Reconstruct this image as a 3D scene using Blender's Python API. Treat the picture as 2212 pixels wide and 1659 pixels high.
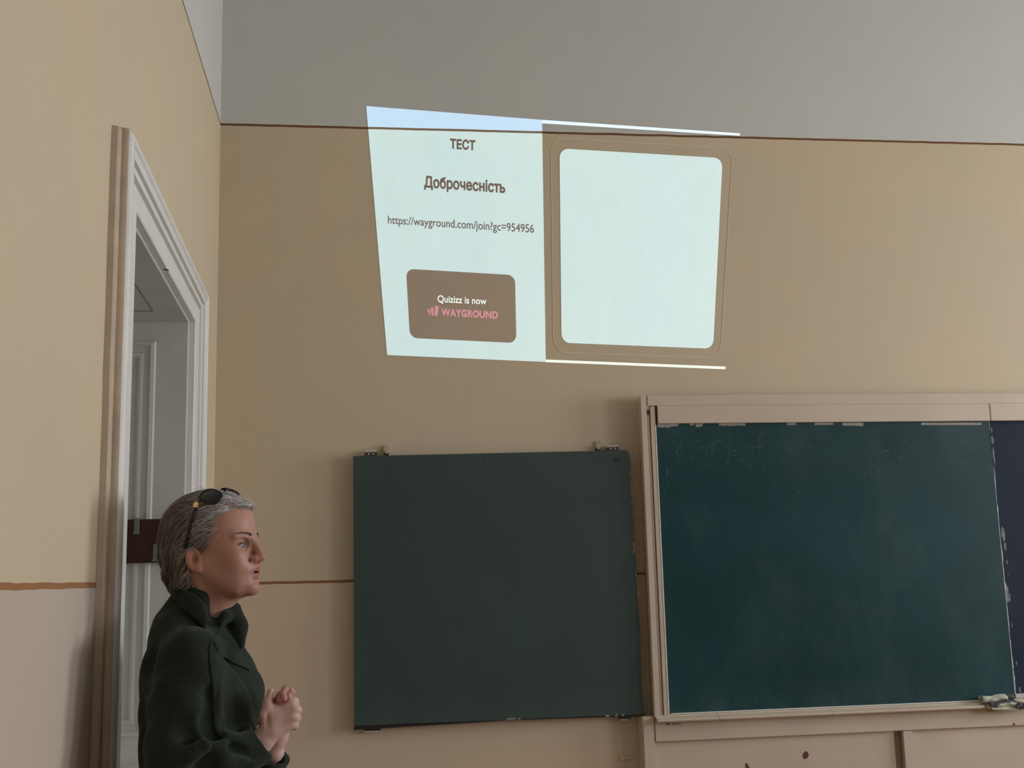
import bpy, bmesh, math, random
import numpy as np
from mathutils import Vector, Matrix
for o in list(bpy.data.objects): bpy.data.objects.remove(o)
S = bpy.context.scene
COL = S.collection
# ---------------------------------------------------------------- camera
F_PX, CAM = 2478.68, Vector((0.5916, -4.8, 1.5))
YAW, PITCH, ROLL = 0.13342306, 0.16702284, -0.02596172
fw = Vector((math.sin(YAW)*math.cos(PITCH), math.cos(YAW)*math.cos(PITCH), math.sin(PITCH)))
r0 = Vector((math.cos(YAW), -math.sin(YAW), 0)); u0 = r0.cross(fw)
rt = r0*math.cos(ROLL)+u0*math.sin(ROLL); up = -r0*math.sin(ROLL)+u0*math.cos(ROLL)
cd = bpy.data.cameras.new('camera'); cam = bpy.data.objects.new('camera', cd); COL.objects.link(cam)
cd.sensor_fit = 'HORIZONTAL'; cd.sensor_width = 36; cd.lens = F_PX*36/2212; cd.clip_start = .05
m = Matrix((rt, up, -fw)).transposed().to_4x4(); m.translation = CAM
cam.matrix_world = m
S.camera = cam
# ---------------------------------------------------------------- world, lights, exposure
S.view_settings.view_transform = 'Standard'; S.view_settings.look = 'None'
S.view_settings.gamma = 1; S.view_settings.use_curve_mapping = False
S.view_settings.exposure = 0.60
W = bpy.data.worlds.new('world'); S.world = W; W.use_nodes = True
W.node_tree.nodes['Background'].inputs[0].default_value = (.80, .90, 1, 1)
W.node_tree.nodes['Background'].inputs[1].default_value = 1.3
RX, RY, RZ = 6.6, -8.0, 4.5          # room: x 0..RX, y RY..0, z 0..RZ
WIN = [(-2.15, -.75, 5.1), (-4.35, -2.95, 3.3), (-6.6, -5.2, 1.5)]    # window openings along the right wall (y0, y1, light)
for (a, b, p) in WIN:
    l = bpy.data.lights.new('window_daylight', 'AREA'); l.shape = 'RECTANGLE'; l.size = b-a-.1; l.size_y = 2.3
    l.energy = p*26; l.color = (.98, .98, 1.0)
    o = bpy.data.objects.new('window_daylight', l); COL.objects.link(o)
    o.location = (RX+.22, (a+b)/2, 2.15)
    o.rotation_euler = (0, math.radians(90), 0)
# ---------------------------------------------------------------- pixel rays onto real planes
def ray(x, y): return fw+rt*((x-1106)/F_PX)-up*((y-829.5)/F_PX)
def yp(x, y, Y=0.):
    d = ray(x, y); return CAM+d*((Y-CAM.y)/d.y)
def xp(x, y, X=0.):
    d = ray(x, y); return CAM+d*((X-CAM.x)/d.x)
def zp(x, y, Z):
    d = ray(x, y); return CAM+d*((Z-CAM.z)/d.z)
# ---------------------------------------------------------------- node helpers
def new_mat(name, rough=.6, spec=.3, metal=0., color=(.5, .5, .5)):
    M = bpy.data.materials.new(name); M.use_nodes = True
    b = M.node_tree.nodes['Principled BSDF']
    b.inputs['Base Color'].default_value = (*color, 1); b.inputs['Roughness'].default_value = rough
    b.inputs['Specular IOR Level'].default_value = spec; b.inputs['Metallic'].default_value = metal
    return M, M.node_tree, b
def nmath(nt, op, a, b=None, c=None):
    n = nt.nodes.new('ShaderNodeMath'); n.operation = op
    for i, v in enumerate((a, b, c)):
        if v is None: continue
        if isinstance(v, (int, float)): n.inputs[i].default_value = v
        else: nt.links.new(v, n.inputs[i])
    return n.outputs[0]
def nmix(nt, fac, a, b, mode='MIX'):
    n = nt.nodes.new('ShaderNodeMix'); n.data_type = 'RGBA'; n.blend_type = mode
    for s, v in ((n.inputs[0], fac), (n.inputs[6], a), (n.inputs[7], b)):
        if isinstance(v, (int, float)): s.default_value = v
        elif isinstance(v, tuple): s.default_value = (*v, 1)
        else: nt.links.new(v, s)
    return n.outputs[2]
def nnoise(nt, vec, scale, detail=4, rough=.55, sc=None):
    if sc:
        mp = nt.nodes.new('ShaderNodeMapping'); nt.links.new(vec, mp.inputs[0]); mp.inputs['Scale'].default_value = sc; vec = mp.outputs[0]
    n = nt.nodes.new('ShaderNodeTexNoise'); nt.links.new(vec, n.inputs['Vector'])
    n.inputs['Scale'].default_value = scale; n.inputs['Detail'].default_value = detail; n.inputs['Roughness'].default_value = rough
    return n.outputs['Fac']
def nramp(nt, v, lo, hi, to0=0., to1=1.):
    n = nt.nodes.new('ShaderNodeMapRange'); n.inputs['From Min'].default_value = lo; n.inputs['From Max'].default_value = hi
    n.inputs['To Min'].default_value = to0; n.inputs['To Max'].default_value = to1; nt.links.new(v, n.inputs['Value'])
    return n.outputs['Result']
def bump(nt, b, h, strength=.2, dist=.01):
    n = nt.nodes.new('ShaderNodeBump'); n.inputs['Strength'].default_value = strength; n.inputs['Distance'].default_value = dist
    nt.links.new(h, n.inputs['Height']); nt.links.new(n.outputs[0], b.inputs['Normal'])
def pos(nt): return nt.nodes.new('ShaderNodeNewGeometry').outputs['Position']
def xyz(nt, v):
    n = nt.nodes.new('ShaderNodeSeparateXYZ'); nt.links.new(v, n.inputs[0]); return n.outputs
# wall paint: white plaster above 3.455 m, ochre distemper, pinkish oil paint below 1.5 m, hand painted lines between
ZU, ZL = 3.455, 1.503
def wall_colour(nt, zl=ZL, lw=.0055, lline=(.26, .125, .045), low=(.60, .485, .345)):
    P = pos(nt); z = xyz(nt, P)[2]
    wob = nmath(nt, 'MULTIPLY', nmath(nt, 'SUBTRACT', nnoise(nt, P, 9, 3), .5), .006)
    zz = nmath(nt, 'ADD', z, wob)
    n1 = nramp(nt, nnoise(nt, P, 1.3, 6, .6), .35, .68)
    n2 = nramp(nt, nnoise(nt, P, 6, 5, .6, (1, 1, .35)), .35, .7)
    ochre = nmix(nt, n1, (.615, .50, .335), (.56, .48, .355))
    ochre = nmix(nt, nmath(nt, 'MULTIPLY', n2, .35), ochre, (.60, .515, .395))
    lowc = nmix(nt, n1, low, (low[0]*1.03, low[1]*1.05, low[2]*1.09))
    white = nmix(nt, n1, (.585, .60, .555), (.58, .575, .54))
    def above(t): return nmath(nt, 'GREATER_THAN', zz, t)
    c = nmix(nt, above(zl), lowc, ochre)
    c = nmix(nt, above(ZU), c, white)
    def band(t, w, col, c):
        f = nmath(nt, 'LESS_THAN', nmath(nt, 'ABSOLUTE', nmath(nt, 'SUBTRACT', zz, t)), w)
        return nmix(nt, f, c, col)
    c = band(zl, lw, lline, c); c = band(ZU, .0052, (.17, .08, .035), c)
    return c, P
def wall_relief(nt, b, P):
    h = nmath(nt, 'ADD', nmath(nt, 'MULTIPLY', nnoise(nt, P, 260, 3), .35), nnoise(nt, P, 14, 5, .5, (1, 1, 1.6)))
    bump(nt, b, h, .22, .004)
def mat_wall(name, **k):
    M, nt, b = new_mat(name, .62, .25); c, P = wall_colour(nt, **k); nt.links.new(c, b.inputs['Base Color']); wall_relief(nt, b, P); return M
M_BACK = mat_wall('distemper_back')
M_LEFT = mat_wall('distemper_left', zl=1.507, lw=.0062, lline=(.32, .155, .07), low=(.50, .42, .345))
M_PLAIN, nt, b = new_mat('plain_plaster', .8, .2, color=(.6, .58, .54)); bump(nt, b, nnoise(nt, pos(nt), 60), .2, .003)
def mat_paint(name, color, rough=.45, var=.08, sc=8, spec=.35, bs=.12):
    M, nt, b = new_mat(name, rough, spec); P = pos(nt)
    d = tuple(v*(1-var) for v in color)
    nt.links.new(nmix(nt, nramp(nt, nnoise(nt, P, sc, 5), .3, .7), color, d), b.inputs['Base Color'])
    bump(nt, b, nnoise(nt, P, 180, 3), bs, .002); return M
M_DOOR = mat_paint('door_oil_paint', (.56, .56, .51), .4)
M_CASE = mat_paint('casing_oil_paint', (.74, .74, .71), .38)
M_MARG = mat_paint('smeared_ochre_paint', (.56, .455, .345), .6, .2, 14)
M_FRAME = mat_paint('beige_oil_paint', (.585, .49, .39), .42, .08, 5)
M_DARK = mat_paint('dark_gap', (.03, .022, .017), .8)
M_BOARDWOOD = mat_paint('brown_lacquer', (.052, .018, .013), .35, .3, 20)
M_CLIP = mat_paint('grey_painted_metal', (.16, .17, .15), .5)
M_METAL = mat_paint('dark_steel', (.055, .055, .065), .45); M_BOLT = mat_paint('pale_bolt', (.66, .60, .50), .5)
M_FLOOR, nt, b = new_mat('wood_floor', .5, .3); P = pos(nt)
nt.links.new(nmix(nt, nnoise(nt, P, 3, 4, .6, (1, 12, 1)), (.23, .12, .06), (.33, .19, .1)), b.inputs['Base Color'])
# ---------------------------------------------------------------- object helpers
def tag(o, label=None, cat=None, group=None, kind=None):
    for k, v in (('label', label), ('category', cat), ('group', group), ('kind', kind)):
        if v: o[k] = v
    return o
def link(name, me, mat, parent=None):
    o = bpy.data.objects.new(name, me); COL.objects.link(o)
    if mat and not me.materials: me.materials.append(mat)
    if parent: o.parent = parent; o.matrix_parent_inverse = parent.matrix_world.inverted()
    return o
def empty(name, loc):
    o = bpy.data.objects.new(name, None); o.location = loc; COL.objects.link(o); o.empty_display_size = .05
    bpy.context.view_layer.update(); return o
class MB:
    def __init__(s): s.v = []; s.f = []
    def add(s, vs, fs):
        n = len(s.v); s.v += [tuple(v) for v in vs]; s.f += [tuple(i+n for i in f) for f in fs]; return s
    def box(s, x0, x1, y0, y1, z0, z1):
        vs = [(x, y, z) for x in (x0, x1) for y in (y0, y1) for z in (z0, z1)]
        return s.add(vs, [(0, 1, 3, 2), (4, 6, 7, 5), (0, 4, 5, 1), (2, 3, 7, 6), (0, 2, 6, 4), (1, 5, 7, 3)])
    def prism(s, poly, d):                       # poly: list of 3D points, extruded by vector d
        n = len(poly); d = Vector(d); vs = [Vector(p) for p in poly]+[Vector(p)+d for p in poly]
        return s.add(vs, [tuple(range(n)), tuple(range(2*n-1, n-1, -1))]+[(i, n+i, n+(i+1) % n, (i+1) % n) for i in range(n)])
    def tube(s, pts, rad, n=8, cap=True):
        pts = [Vector(p) for p in pts]; k = len(pts); rr = rad if isinstance(rad, (list, tuple)) else [rad]*k
        vs = []; t0 = (pts[1]-pts[0]).normalized(); a = t0.orthogonal().normalized()
        for i, p in enumerate(pts):
            t = (pts[min(i+1, k-1)]-pts[max(i-1, 0)]).normalized(); a = (a-t*a.dot(t)).normalized(); bb = t.cross(a)
            vs += [p+(a*math.cos(2*math.pi*j/n)+bb*math.sin(2*math.pi*j/n))*rr[i] for j in range(n)]
        fs = [(i*n+j, i*n+(j+1) % n, (i+1)*n+(j+1) % n, (i+1)*n+j) for i in range(k-1) for j in range(n)]
        if cap: fs += [tuple(range(n-1, -1, -1)), tuple(range((k-1)*n, k*n))]
        return s.add(vs, fs)
    def build(s, name, mat, parent=None, bevel=0, smooth=False):
        me = bpy.data.meshes.new(name); me.from_pydata(s.v, [], s.f)
        bm = bmesh.new(); bm.from_mesh(me); bmesh.ops.recalc_face_normals(bm, faces=bm.faces)
        if bevel: bmesh.ops.bevel(bm, geom=list(bm.edges), offset=bevel, segments=2, affect='EDGES', clamp_overlap=True)
        bm.to_mesh(me); bm.free()
        if smooth: me.polygons.foreach_set('use_smooth', [True]*len(me.polygons))
        me.update(); return link(name, me, mat, parent)
def box(name, mat, parent, *a, bevel=0): return MB().box(*a).build(name, mat, parent, bevel)
def ribbon(mb, pts, w, nrm=(0, -1, 0), th=.0004):
    nrm = Vector(nrm); pts = [Vector(p) for p in pts]
    for i in range(len(pts)-1):
        a, b2 = pts[i], pts[i+1]; t = (b2-a)
        if t.length < 1e-5: continue
        sd = t.normalized().cross(nrm)*w/2; mb.prism([a-sd, b2-sd, b2+sd, a+sd], nrm*th)
# ================================================================ ROOM
def struct(o): o['kind'] = 'structure'; return o
DY0, DY1, DZ = -1.855, -.765, 2.415      # door opening in the left wall
struct(box('floor', M_FLOOR, None, -.2, RX+.2, RY-.2, .2, -.1, 0))
struct(box('ceiling', M_PLAIN, None, -.2, RX+.2, RY-.2, .2, RZ, RZ+.1))
struct(box('wall_back', M_BACK, None, -.15, RX+.15, 0, .15, 0, RZ))
struct(MB().box(-.5, 0, RY, DY0-.012, 0, RZ).box(-.5, 0, DY1+.012, 0, 0, RZ).box(-.5, 0, DY0-.012, DY1+.012, DZ+.07, RZ).build('wall_left', M_LEFT))
struct(box('wall_front', M_PLAIN, None, -.15, RX+.15, RY-.15, RY, 0, RZ))
wr = MB(); ys = [RY]+[v for w_ in sorted(WIN) for v in w_[:2]]+[0]
for i in range(0, len(ys), 2): wr.box(RX, RX+.35, ys[i], ys[i+1], 0, RZ)
for (a, b2, _) in WIN: wr.box(RX, RX+.35, a, b2, 0, .95).box(RX, RX+.35, a, b2, 3.35, RZ)
struct(wr.build('wall_right', M_PLAIN))
for i, (a, b2, _) in enumerate(WIN):
    w_ = struct(MB().box(RX+.02, RX+.08, a, a+.06, .95, 3.35).box(RX+.02, RX+.08, b2-.06, b2, .95, 3.35).box(RX+.02, RX+.08, a+.06, b2-.06, .95, 1.01)
                .box(RX+.02, RX+.08, a+.06, b2-.06, 3.29, 3.35).box(RX+.03, RX+.07, a+.06, b2-.06, 2.55, 2.60).build('window_%d' % (i+1), M_CASE))
    box('mullion', M_CASE, w_, RX+.03, RX+.07, (a+b2)/2-.025, (a+b2)/2+.025, 1.01, 3.29)
# painted margin of old plaster beside the door casing
mg = MB(); random.seed(4)
zs = [i*.08 for i in range(32)]+[2.600]
prof = [(0, 0), (.014, .002), (.018, .006), (.018, .032), (0, .032)]
vs = []; fs = []
for k, z in enumerate(zs):
    j = random.uniform(-.006, .006)
    for (x, y) in prof: vs.append((x+.0004, -2.079+y+(j*.5 if y < .03 else 0), z+(0 if k < len(zs)-1 else 0)))
n = len(prof)
for k in range(len(zs)-1):
    for i in range(n): fs.append((k*n+i, k*n+(i+1) % n, (k+1)*n+(i+1) % n, (k+1)*n+i))
fs += [tuple(range(n)), tuple(range(len(vs)-n, len(vs)))]
struct(mg.add(vs, fs).build('trim_1', M_MARG))

# ================================================================ DOOR
door = struct(empty('door_1', (0, (DY0+DY1)/2, 0)))
# casing profile: (distance outward from opening, protrusion)
CW = .195
prof = [(0, 0), (0, .019), (.004, .022), (.080, .022), (.083, .016), (.091, .016), (.094, .029), (.112, .031), (.115, .023), (.123, .023), (.126, .036), (.146, .041), (.152, .033)]
prof += [(.172+.020*math.cos(t), .020+.024*math.sin(t)) for t in [math.pi*(.9-.1*k) for k in range(0, 9)]]+[(CW-.001, .012), (CW, 0)]
def casing(side):
    mb = MB(); n = len(prof); vs = []
    if side == 'top':
        for e in (0, 1):
            for (s, h) in prof: vs.append((h, (DY0-s) if e == 0 else (DY1+s), DZ+s*.76))
    else:
        y0, sg = (DY0, -1) if side == 'near' else (DY1, 1)
        for e in (0, 1):
            for (s, h) in prof: vs.append((h, y0+sg*s, 0 if e == 0 else DZ+s*.76))
    fs = [(i, (i+1) % n, n+(i+1) % n, n+i) for i in range(n)]+[tuple(range(n)), tuple(range(2*n-1, n-1, -1))]
    mb.add(vs, fs); return mb.build('casing', M_CASE, door, smooth=False)
casing('near'); casing('far'); casing('top')
# ochre wall paint lapping over the outer half of the near casing bead
lap = MB(); vs = []; arc = [(.172+.0212*math.cos(t), .020+.0252*math.sin(t)) for t in [math.pi*(.20-.022*k) for k in range(0, 10)]]+[(CW+.0015, .003), (CW+.0015, 0)]
zs = [i*.06 for i in range(42)]+[DZ+CW*.76-.004]
for k, z in enumerate(zs):
    j = .012*(1 if 1.35 < z < 2.3 else 0)
    for q, (s, h) in enumerate(arc): vs.append((h, DY0-s-(0), z))
n = len(arc); fs = [(k*n+i, k*n+i+1, (k+1)*n+i+1, (k+1)*n+i) for k in range(len(zs)-1) for i in range(n-1)]
lap.add(vs, fs); tag(lap.build('paint_lap', M_MARG, door, smooth=True), 'brownish wall paint lapped over the outer edge of the white casing')
# jamb: 20 mm rebate, then a stop, then the deep panelled reveal
jb = MB()
jb.box(-.45, 0, DY1, DY1+.012, 0, DZ+.012).box(-.45, 0, DY0-.012, DY0, 0, DZ+.012).box(-.45, 0, DY0, DY1, DZ, DZ+.012)
jb.build('frame', M_DOOR, door)
RVY = DY1-.036
def raised(name, x0, x1, z0, z1, y):             # moulded panel on the far reveal (faces the camera)
    steps = [(0, .0), (.004, .010), (.016, .012), (.018, .006), (.040, .004), (.044, .010), (.052, .010), (.060, .001)]
    vs = []; fs = []
    for (d, h) in steps:
        vs += [(x1-d, y-h, z1-d), (x1-d, y-h, z0+d), (x0+d, y-h, z0+d), (x0+d, y-h, z1-d)]
    for k in range(len(steps)-1):
        for i in range(4): fs.append((k*4+i, k*4+(i+1) % 4, (k+1)*4+(i+1) % 4, (k+1)*4+i))
    k = (len(steps)-1)*4; fs.append((k, k+1, k+2, k+3))
    return MB().add(vs, fs).build(name, M_DOOR, door)
box('reveal', M_DOOR, door, -.449, .0005, RVY, DY1-.0002, 0, DZ-.0122, bevel=.0012)
box('reveal', M_DOOR, door, -.449, .0005, DY0+.0002, DY0+.03, 0, DZ-.0122, bevel=.0012)
SZ = DZ-.012
box('soffit', M_DOOR, door, -.449, .0005, DY0+.0002, DY1-.0002, SZ, DZ-.0002, bevel=.0012)
zt = yp(338, 738, RVY).z; zb = yp(300, 1592, RVY).z
raised('panel', -.335, yp(338, 738, RVY).x, zb, zt, RVY)
raised('panel', -.335, yp(338, 738, RVY).x, .25, zb-.09, RVY)
# recessed square outline on the soffit
a = zp(332, 676, SZ)
sq = MB()
for (x0, x1, y0, y1) in ((a.x-.30, a.x, a.y-.004, a.y), (a.x-.005, a.x, a.y-.8, a.y-.004), (a.x-.295, a.x-.29, a.y-.8, a.y-.004)): sq.box(x0, x1, y0, y1, SZ-.0015, SZ+.001)
sq.build('soffit_bead', mat_paint('dusty_joint', (.24, .23, .20), .6), door)
box('door_leaf', M_DOOR, door, -.5, -.452, DY0, DY1, 0, DZ)
hb = MB(); hb.prism([zp(353, 597.5, SZ-.001), zp(364, 599, SZ-.001), zp(364, 601, SZ-.001), zp(353, 599.5, SZ-.001)], (0, 0, .0008))
hb.build('latch_slot', M_DARK, door)
# brown board across the reveal with two clips
q0 = yp(345, 1121, RVY-.03); q1 = yp(345, 1215, RVY-.03)
bb = empty('wall_board', (-.15, RVY-.02, (q0.z+q1.z)/2)); tag(bb, 'dark brown lacquered board across the white door reveal, behind the woman', 'board')
box('plank', M_BOARDWOOD, bb, -.40, .03, RVY-.032, RVY-.012, q1.z, q0.z, bevel=.002)
def clip(px, py0, py1, w):
    a = yp(px, py0, RVY-.036); c = yp(px, py1, RVY-.036); mb = MB()
    mb.box(a.x, a.x+w, RVY-.038, RVY-.032, c.z+.012, a.z+.004); mb.prism([(a.x-.004, RVY-.038, c.z), (a.x+w+.001, RVY-.038, c.z), (a.x+w, RVY-.038, c.z+.012), (a.x, RVY-.038, c.z+.012)], (0, .006, 0))
    mb.build('clip', M_CLIP, bb, bevel=.001)
clip(290, 1122, 1154, .017); clip(331, 1178, 1213, .014); clip(343, 1170, 1213, .020)
for o in list(COL.objects):                    # the old door head is a little out of level
    if o.parent == door:
        for v in o.data.vertices:
            if v.co.z > 2.2: v.co.z += .036*(DY1-v.co.y)

# ================================================================ LEFT (GREY-GREEN) BOARD
def mat_board(name, c1, c2, rough, streak, chalk=(.3, .35, .35), spec=.4):
    M, nt, b = new_mat(name, rough, spec); P = pos(nt)
    n1 = nramp(nt, nnoise(nt, P, 2.2, 5, .6), .3, .7); c = nmix(nt, n1, c1, c2)
    sm = nramp(nt, nnoise(nt, P, 5, 8, .7, (1, 1, .5)), .5, .8)
    c = nmix(nt, nmath(nt, 'MULTIPLY', sm, streak), c, chalk)
    z = xyz(nt, P)[2]
    e = nmath(nt, 'ADD', nramp(nt, z, 1.07, .93), nmath(nt, 'MULTIPLY', nramp(nt, z, 1.85, 2.1), .6))
    e = nmath(nt, 'MULTIPLY', nmath(nt, 'MULTIPLY', e, nramp(nt, nnoise(nt, P, 8, 7, .7, (1, 1, .7)), .35, .7)), streak*1.6)
    c = nmix(nt, e, c, chalk)
    nt.links.new(c, b.inputs['Base Color']); bump(nt, b, nnoise(nt, P, 350, 2), .06, .001); return M
M_GREY = mat_board('worn_grey_green_board', (.034, .056, .049), (.036, .066, .063), .5, .04)
M_GREEN = mat_board('green_enamel_board', (.0035, .031, .036), (.0055, .046, .053), .45, .06, spec=.22)
M_NAVY = mat_board('navy_board', (.012, .021, .040), (.014, .024, .045), .6, .03, spec=.12)
M_CHALK = mat_paint('faint_chalk', (.085, .15, .15), .9, .3, 60, .1)
M_PEEL = mat_paint('bare_filler', (.42, .40, .35), .8, .3, 40, .1)
M_INK = mat_paint('black_ink', (.012, .008, .008), .6)
BY = -.055
lb = empty('hanging_chalkboard', (1.15, -.045, .93)); tag(lb, 'plain grey-green chalkboard hung on the wall left of the big framed board', 'chalkboard')
random.seed(2)
TL, TR, BR, BL = yp(763, 985.5, BY), yp(1359, 972.5, BY), yp(1392, 1543, BY), yp(765, 1568, BY)
edge = [TL]; 
for i in range(1, 10): edge.append(TL.lerp(TR, i/10))
edge += [TR+Vector((-.012, 0, 0)), TR+Vector((-.002, 0, -.008))]
for i in range(1, 24):
    edge.append(TR.lerp(BR, i/24)+Vector((random.uniform(-.004, .003), 0, 0)))
edge += [BR]+[BR.lerp(BL, i/14)+Vector((0, 0, random.uniform(-.001, .001))) for i in range(1, 14)]+[BL]
MB().prism(edge, (0, .018, 0)).build('panel', M_GREY, lb)
e1 = [yp(765, 1567, BY+.004), yp(1392, 1541, BY+.004), yp(1392, 1546, BY+.004), yp(1100, 1556, BY+.004), yp(764, 1577, BY+.004)]
MB().prism(e1, (0, .018, 0)).build('bottom_edge', mat_paint('dark_bare_edge', (.02, .014, .014), .7), lb)
def hinge(px0, px1, py0, py1, skew=1.5):
    mb = MB(); Y = BY+.016
    p = [yp(px0+skew*1.3, py0+(px0-px1)*0+1, Y), yp(px1-skew, py0, Y), yp(px1, py1, Y), yp(px0, py1+1, Y)]
    mb.prism(p, (0, .034, 0)); o = mb.build('hinge_box', M_METAL, lb, bevel=.001)
    mb = MB(); a, c = p[0], p[1]
    mb.prism([a+Vector((0, -.002, 0)), c+Vector((0, -.002, 0)), c+Vector((-.001, .012, .008)), a+Vector((.001, .012, .008))], (0, .004, .001)); mb.build('top_plate', M_BOLT, o)
    for t in (.32, .68):
        q = (p[0].lerp(p[1], t)+p[3].lerp(p[2], t))/2
        ms = MB().tube([q+Vector((0, .001, .001)), q+Vector((0, -.002, .001))], .0035, 10); ms.build('screw', M_BOLT, o)
hinge(787, 816, 976, 985); hinge(1310, 1338, 965, 973, 1)
def lug(px, py, r=6.5):
    c = yp(px, py, -.01); mb = MB(); pts = []
    w = r*.00195
    for k in range(13):
        t = math.pi*k/12; pts.append((c.x+w*math.cos(t), -.012, c.z+w*.9*math.sin(t)))
    pts += [(c.x-w*1.12, -.012, c.z-.045), (c.x+w*1.12, -.012, c.z-.045)]
    mb.prism(pts, (0, .0118, 0)); o = mb.build('hanging_lug', mat_paint('painted_lug', (.47, .38, .28), .5), lb, bevel=.001)
    q = yp(px+1, py+8.5, -.03); MB().tube([q+Vector((0, .03, 0)), q+Vector((0, .002, 0)), q], [.0085, .0085, .007], 14).build('bolt', M_BOLT, o)
    MB().tube([q+Vector((0, -.0003, 0)), q+Vector((0, -.0018, 0))], .0042, 12).build('bolt_centre', mat_paint('dull_bolt', (.30, .25, .20), .5), o)
    MB().tube([q+Vector((0, .029, -.006)), q+Vector((0, .012, -.006))], .0105, 12).build('hole', M_DARK, o)
lug(834, 967); lug(1292, 958)
bk = MB(); p = [yp(787, 1576, -.035), yp(822, 1575, -.035), yp(822, 1580, -.035), yp(787, 1581, -.035)]
MB().prism(p, (0, .034, 0)).build('bottom_bracket', M_METAL, lb); MB().prism([yp(787, 1579.5, -.036), yp(823, 1578.5, -.036), yp(823, 1580.5, -.036), yp(787, 1582, -.036)], (0, .01, 0)).build('bracket_lip', M_BOLT, lb)
p = [yp(1338, 1545, -.035), yp(1364, 1544, -.035), yp(1363, 1554, -.035), yp(1341, 1555, -.035)]
MB().prism(p, (0, .034, 0)).build('bottom_bracket', M_METAL, lb); MB().prism([yp(1341, 1554, -.036), yp(1358, 1554, -.036), yp(1358, 1556, -.036), yp(1341, 1556, -.036)], (0, .01, 0)).build('bracket_lip', M_BOLT, lb)
# chips along the edges, drips, heart
mc = MB(); random.seed(8)
for (x, y) in ((1361, 1020), (1364, 1085), (1367, 1105), (1369, 1175), (1369, 1190), (1374, 1240), (1379, 1280), (1383, 1370), (1389, 1500), (1370, 1180)):
    a = yp(x, y, BY-.0006); w, h = random.uniform(.001, .003), random.uniform(.006, .016)
    mc.prism([a+Vector((-w, 0, -h)), a+Vector((w, 0, -h*.6)), a+Vector((w*.7, 0, h)), a+Vector((-w*.6, 0, h*.5))], (0, .003, 0))
for (x, y, w) in ((1312, 1546.5, .008), (1346, 1545, .006), (1104, 1553, .022), (1332, 1545.5, .006), (1122, 1553, .005)):
    a = yp(x, y, BY-.0006); mc.prism([a+Vector((-w, 0, -.003)), a+Vector((w, 0, -.002)), a+Vector((w*.7, 0, .004)), a+Vector((-w*.5, 0, .003))], (0, .003, 0))
mc.build('paint_chips', M_PEEL, lb)['kind'] = 'stuff'
mc = MB()
def ch(pts, w=.0022): ribbon(mc, [yp(x, y, BY-.0003) for x, y in pts], w)
ch([(835, 994), (839, 998), (838, 1001), (834, 1003)]); ch([(832, 1007), (836, 1003), (839, 1008)], .004); ch([(841, 1010), (841, 1013)], .004); ch([(1294, 985), (1297, 991), (1296, 997)], .002); ch([(1290, 992), (1296, 996), (1300, 998)], .003)
ch([(912, 1012), (913, 1015)], .003)
for k in range(40):
    x = random.uniform(960, 1340); y = 979+.0*x+random.uniform(2, 14)-(x-960)*.012; ch([(x, y), (x+random.uniform(-1, 1), y+random.uniform(3, 9))], .0012)
mc.build('scratches', mat_paint('pale_scratch', (.06, .08, .08), .8), lb)['kind'] = 'stuff'
mc = MB(); ribbon(mc, [yp(x, y, BY-.0004) for x, y in ((1328, 992), (1331, 993.5), (1333, 994), (1335, 991), (1337, 990), (1338.5, 992), (1337, 995), (1335, 998), (1331, 999.5), (1328.5, 997), (1328, 992))], .0034)
mc.build('drawn_heart', M_INK, lb)
# plaster hook low on the wall right of the board
mc = MB(); a = yp(1344, 1637, -.004); c = yp(1368, 1637, -.004)
mc.box(a.x, c.x, -.006, -.0005, c.z-.005, c.z+.004); mc.tube([a+Vector((0, .0035, 0)), a+Vector((0, -.004, 0))], .010, 12)
tag(mc.build('wall_hook', M_BACK, None, bevel=.0008), 'small painted-over hook on the wall below the right end of the grey-green board', 'hook')

# ================================================================ BIG FRAMED BOARD
fb = empty('framed_blackboard', (3.3, -.05, 0)); tag(fb, 'large beige wooden cabinet frame holding sliding green and navy chalkboards', 'blackboard')
XR = 4.95
box('back_case', M_FRAME, fb, 1.782, XR, -.060, -.0005, .93, 2.235)
for (x0, x1, y1) in ((1.773, 1.7985, -.092), (1.8002, 1.8095, -.088), (1.8120, 1.8335, -.094)): box('stile_board', M_FRAME, fb, x0, x1, y1, -.0602, .922, 2.25 if x0 < 1.78 else 2.205-(x0-1.8)*.3, bevel=.0012)
for (x0, x1, y1) in ((4.87, 4.90, -.094), (4.902, 4.93, -.088), (4.932, XR+.01, -.092)): box('stile_board', M_FRAME, fb, x0, x1, y1, -.0602, .922, 2.25, bevel=.0012)
box('stile_slot', M_DARK, fb, 1.7985, 1.809, -.0935, -.06, 2.168, 2.186)
box('top_rail', M_FRAME, fb, 1.8038, 4.93, -.086, -.0602, 2.205, 2.252, bevel=.0015)
jx = yp(2139, 895, -.1).x
box('valance_board', M_FRAME, fb, 1.842, jx-.0012, -.101, -.082, 2.128, 2.2035, bevel=.002)
box('valance_board', M_FRAME, fb, jx+.0012, 4.865, -.101, -.082, 2.128, 2.2035, bevel=.002)
box('rail_shadow_gap', M_DARK, fb, 1.8338, 1.8418, -.094, -.0605, 2.12, 2.205)
GX0, GX1 = 1.8340, yp(2165, 1208, -.082).x
gp = box('sliding_panel', M_GREEN, fb, GX0, GX1, -.080, -.068, .935, 2.2)
tag(gp, 'glossy dark green panel with rubbed-out chalk writing')
np_ = box('sliding_panel', M_NAVY, fb, GX1-.1, 4.87, -.066, -.0605, .925, 2.2); tag(np_, 'dark navy panel with scraped left edge')
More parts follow.
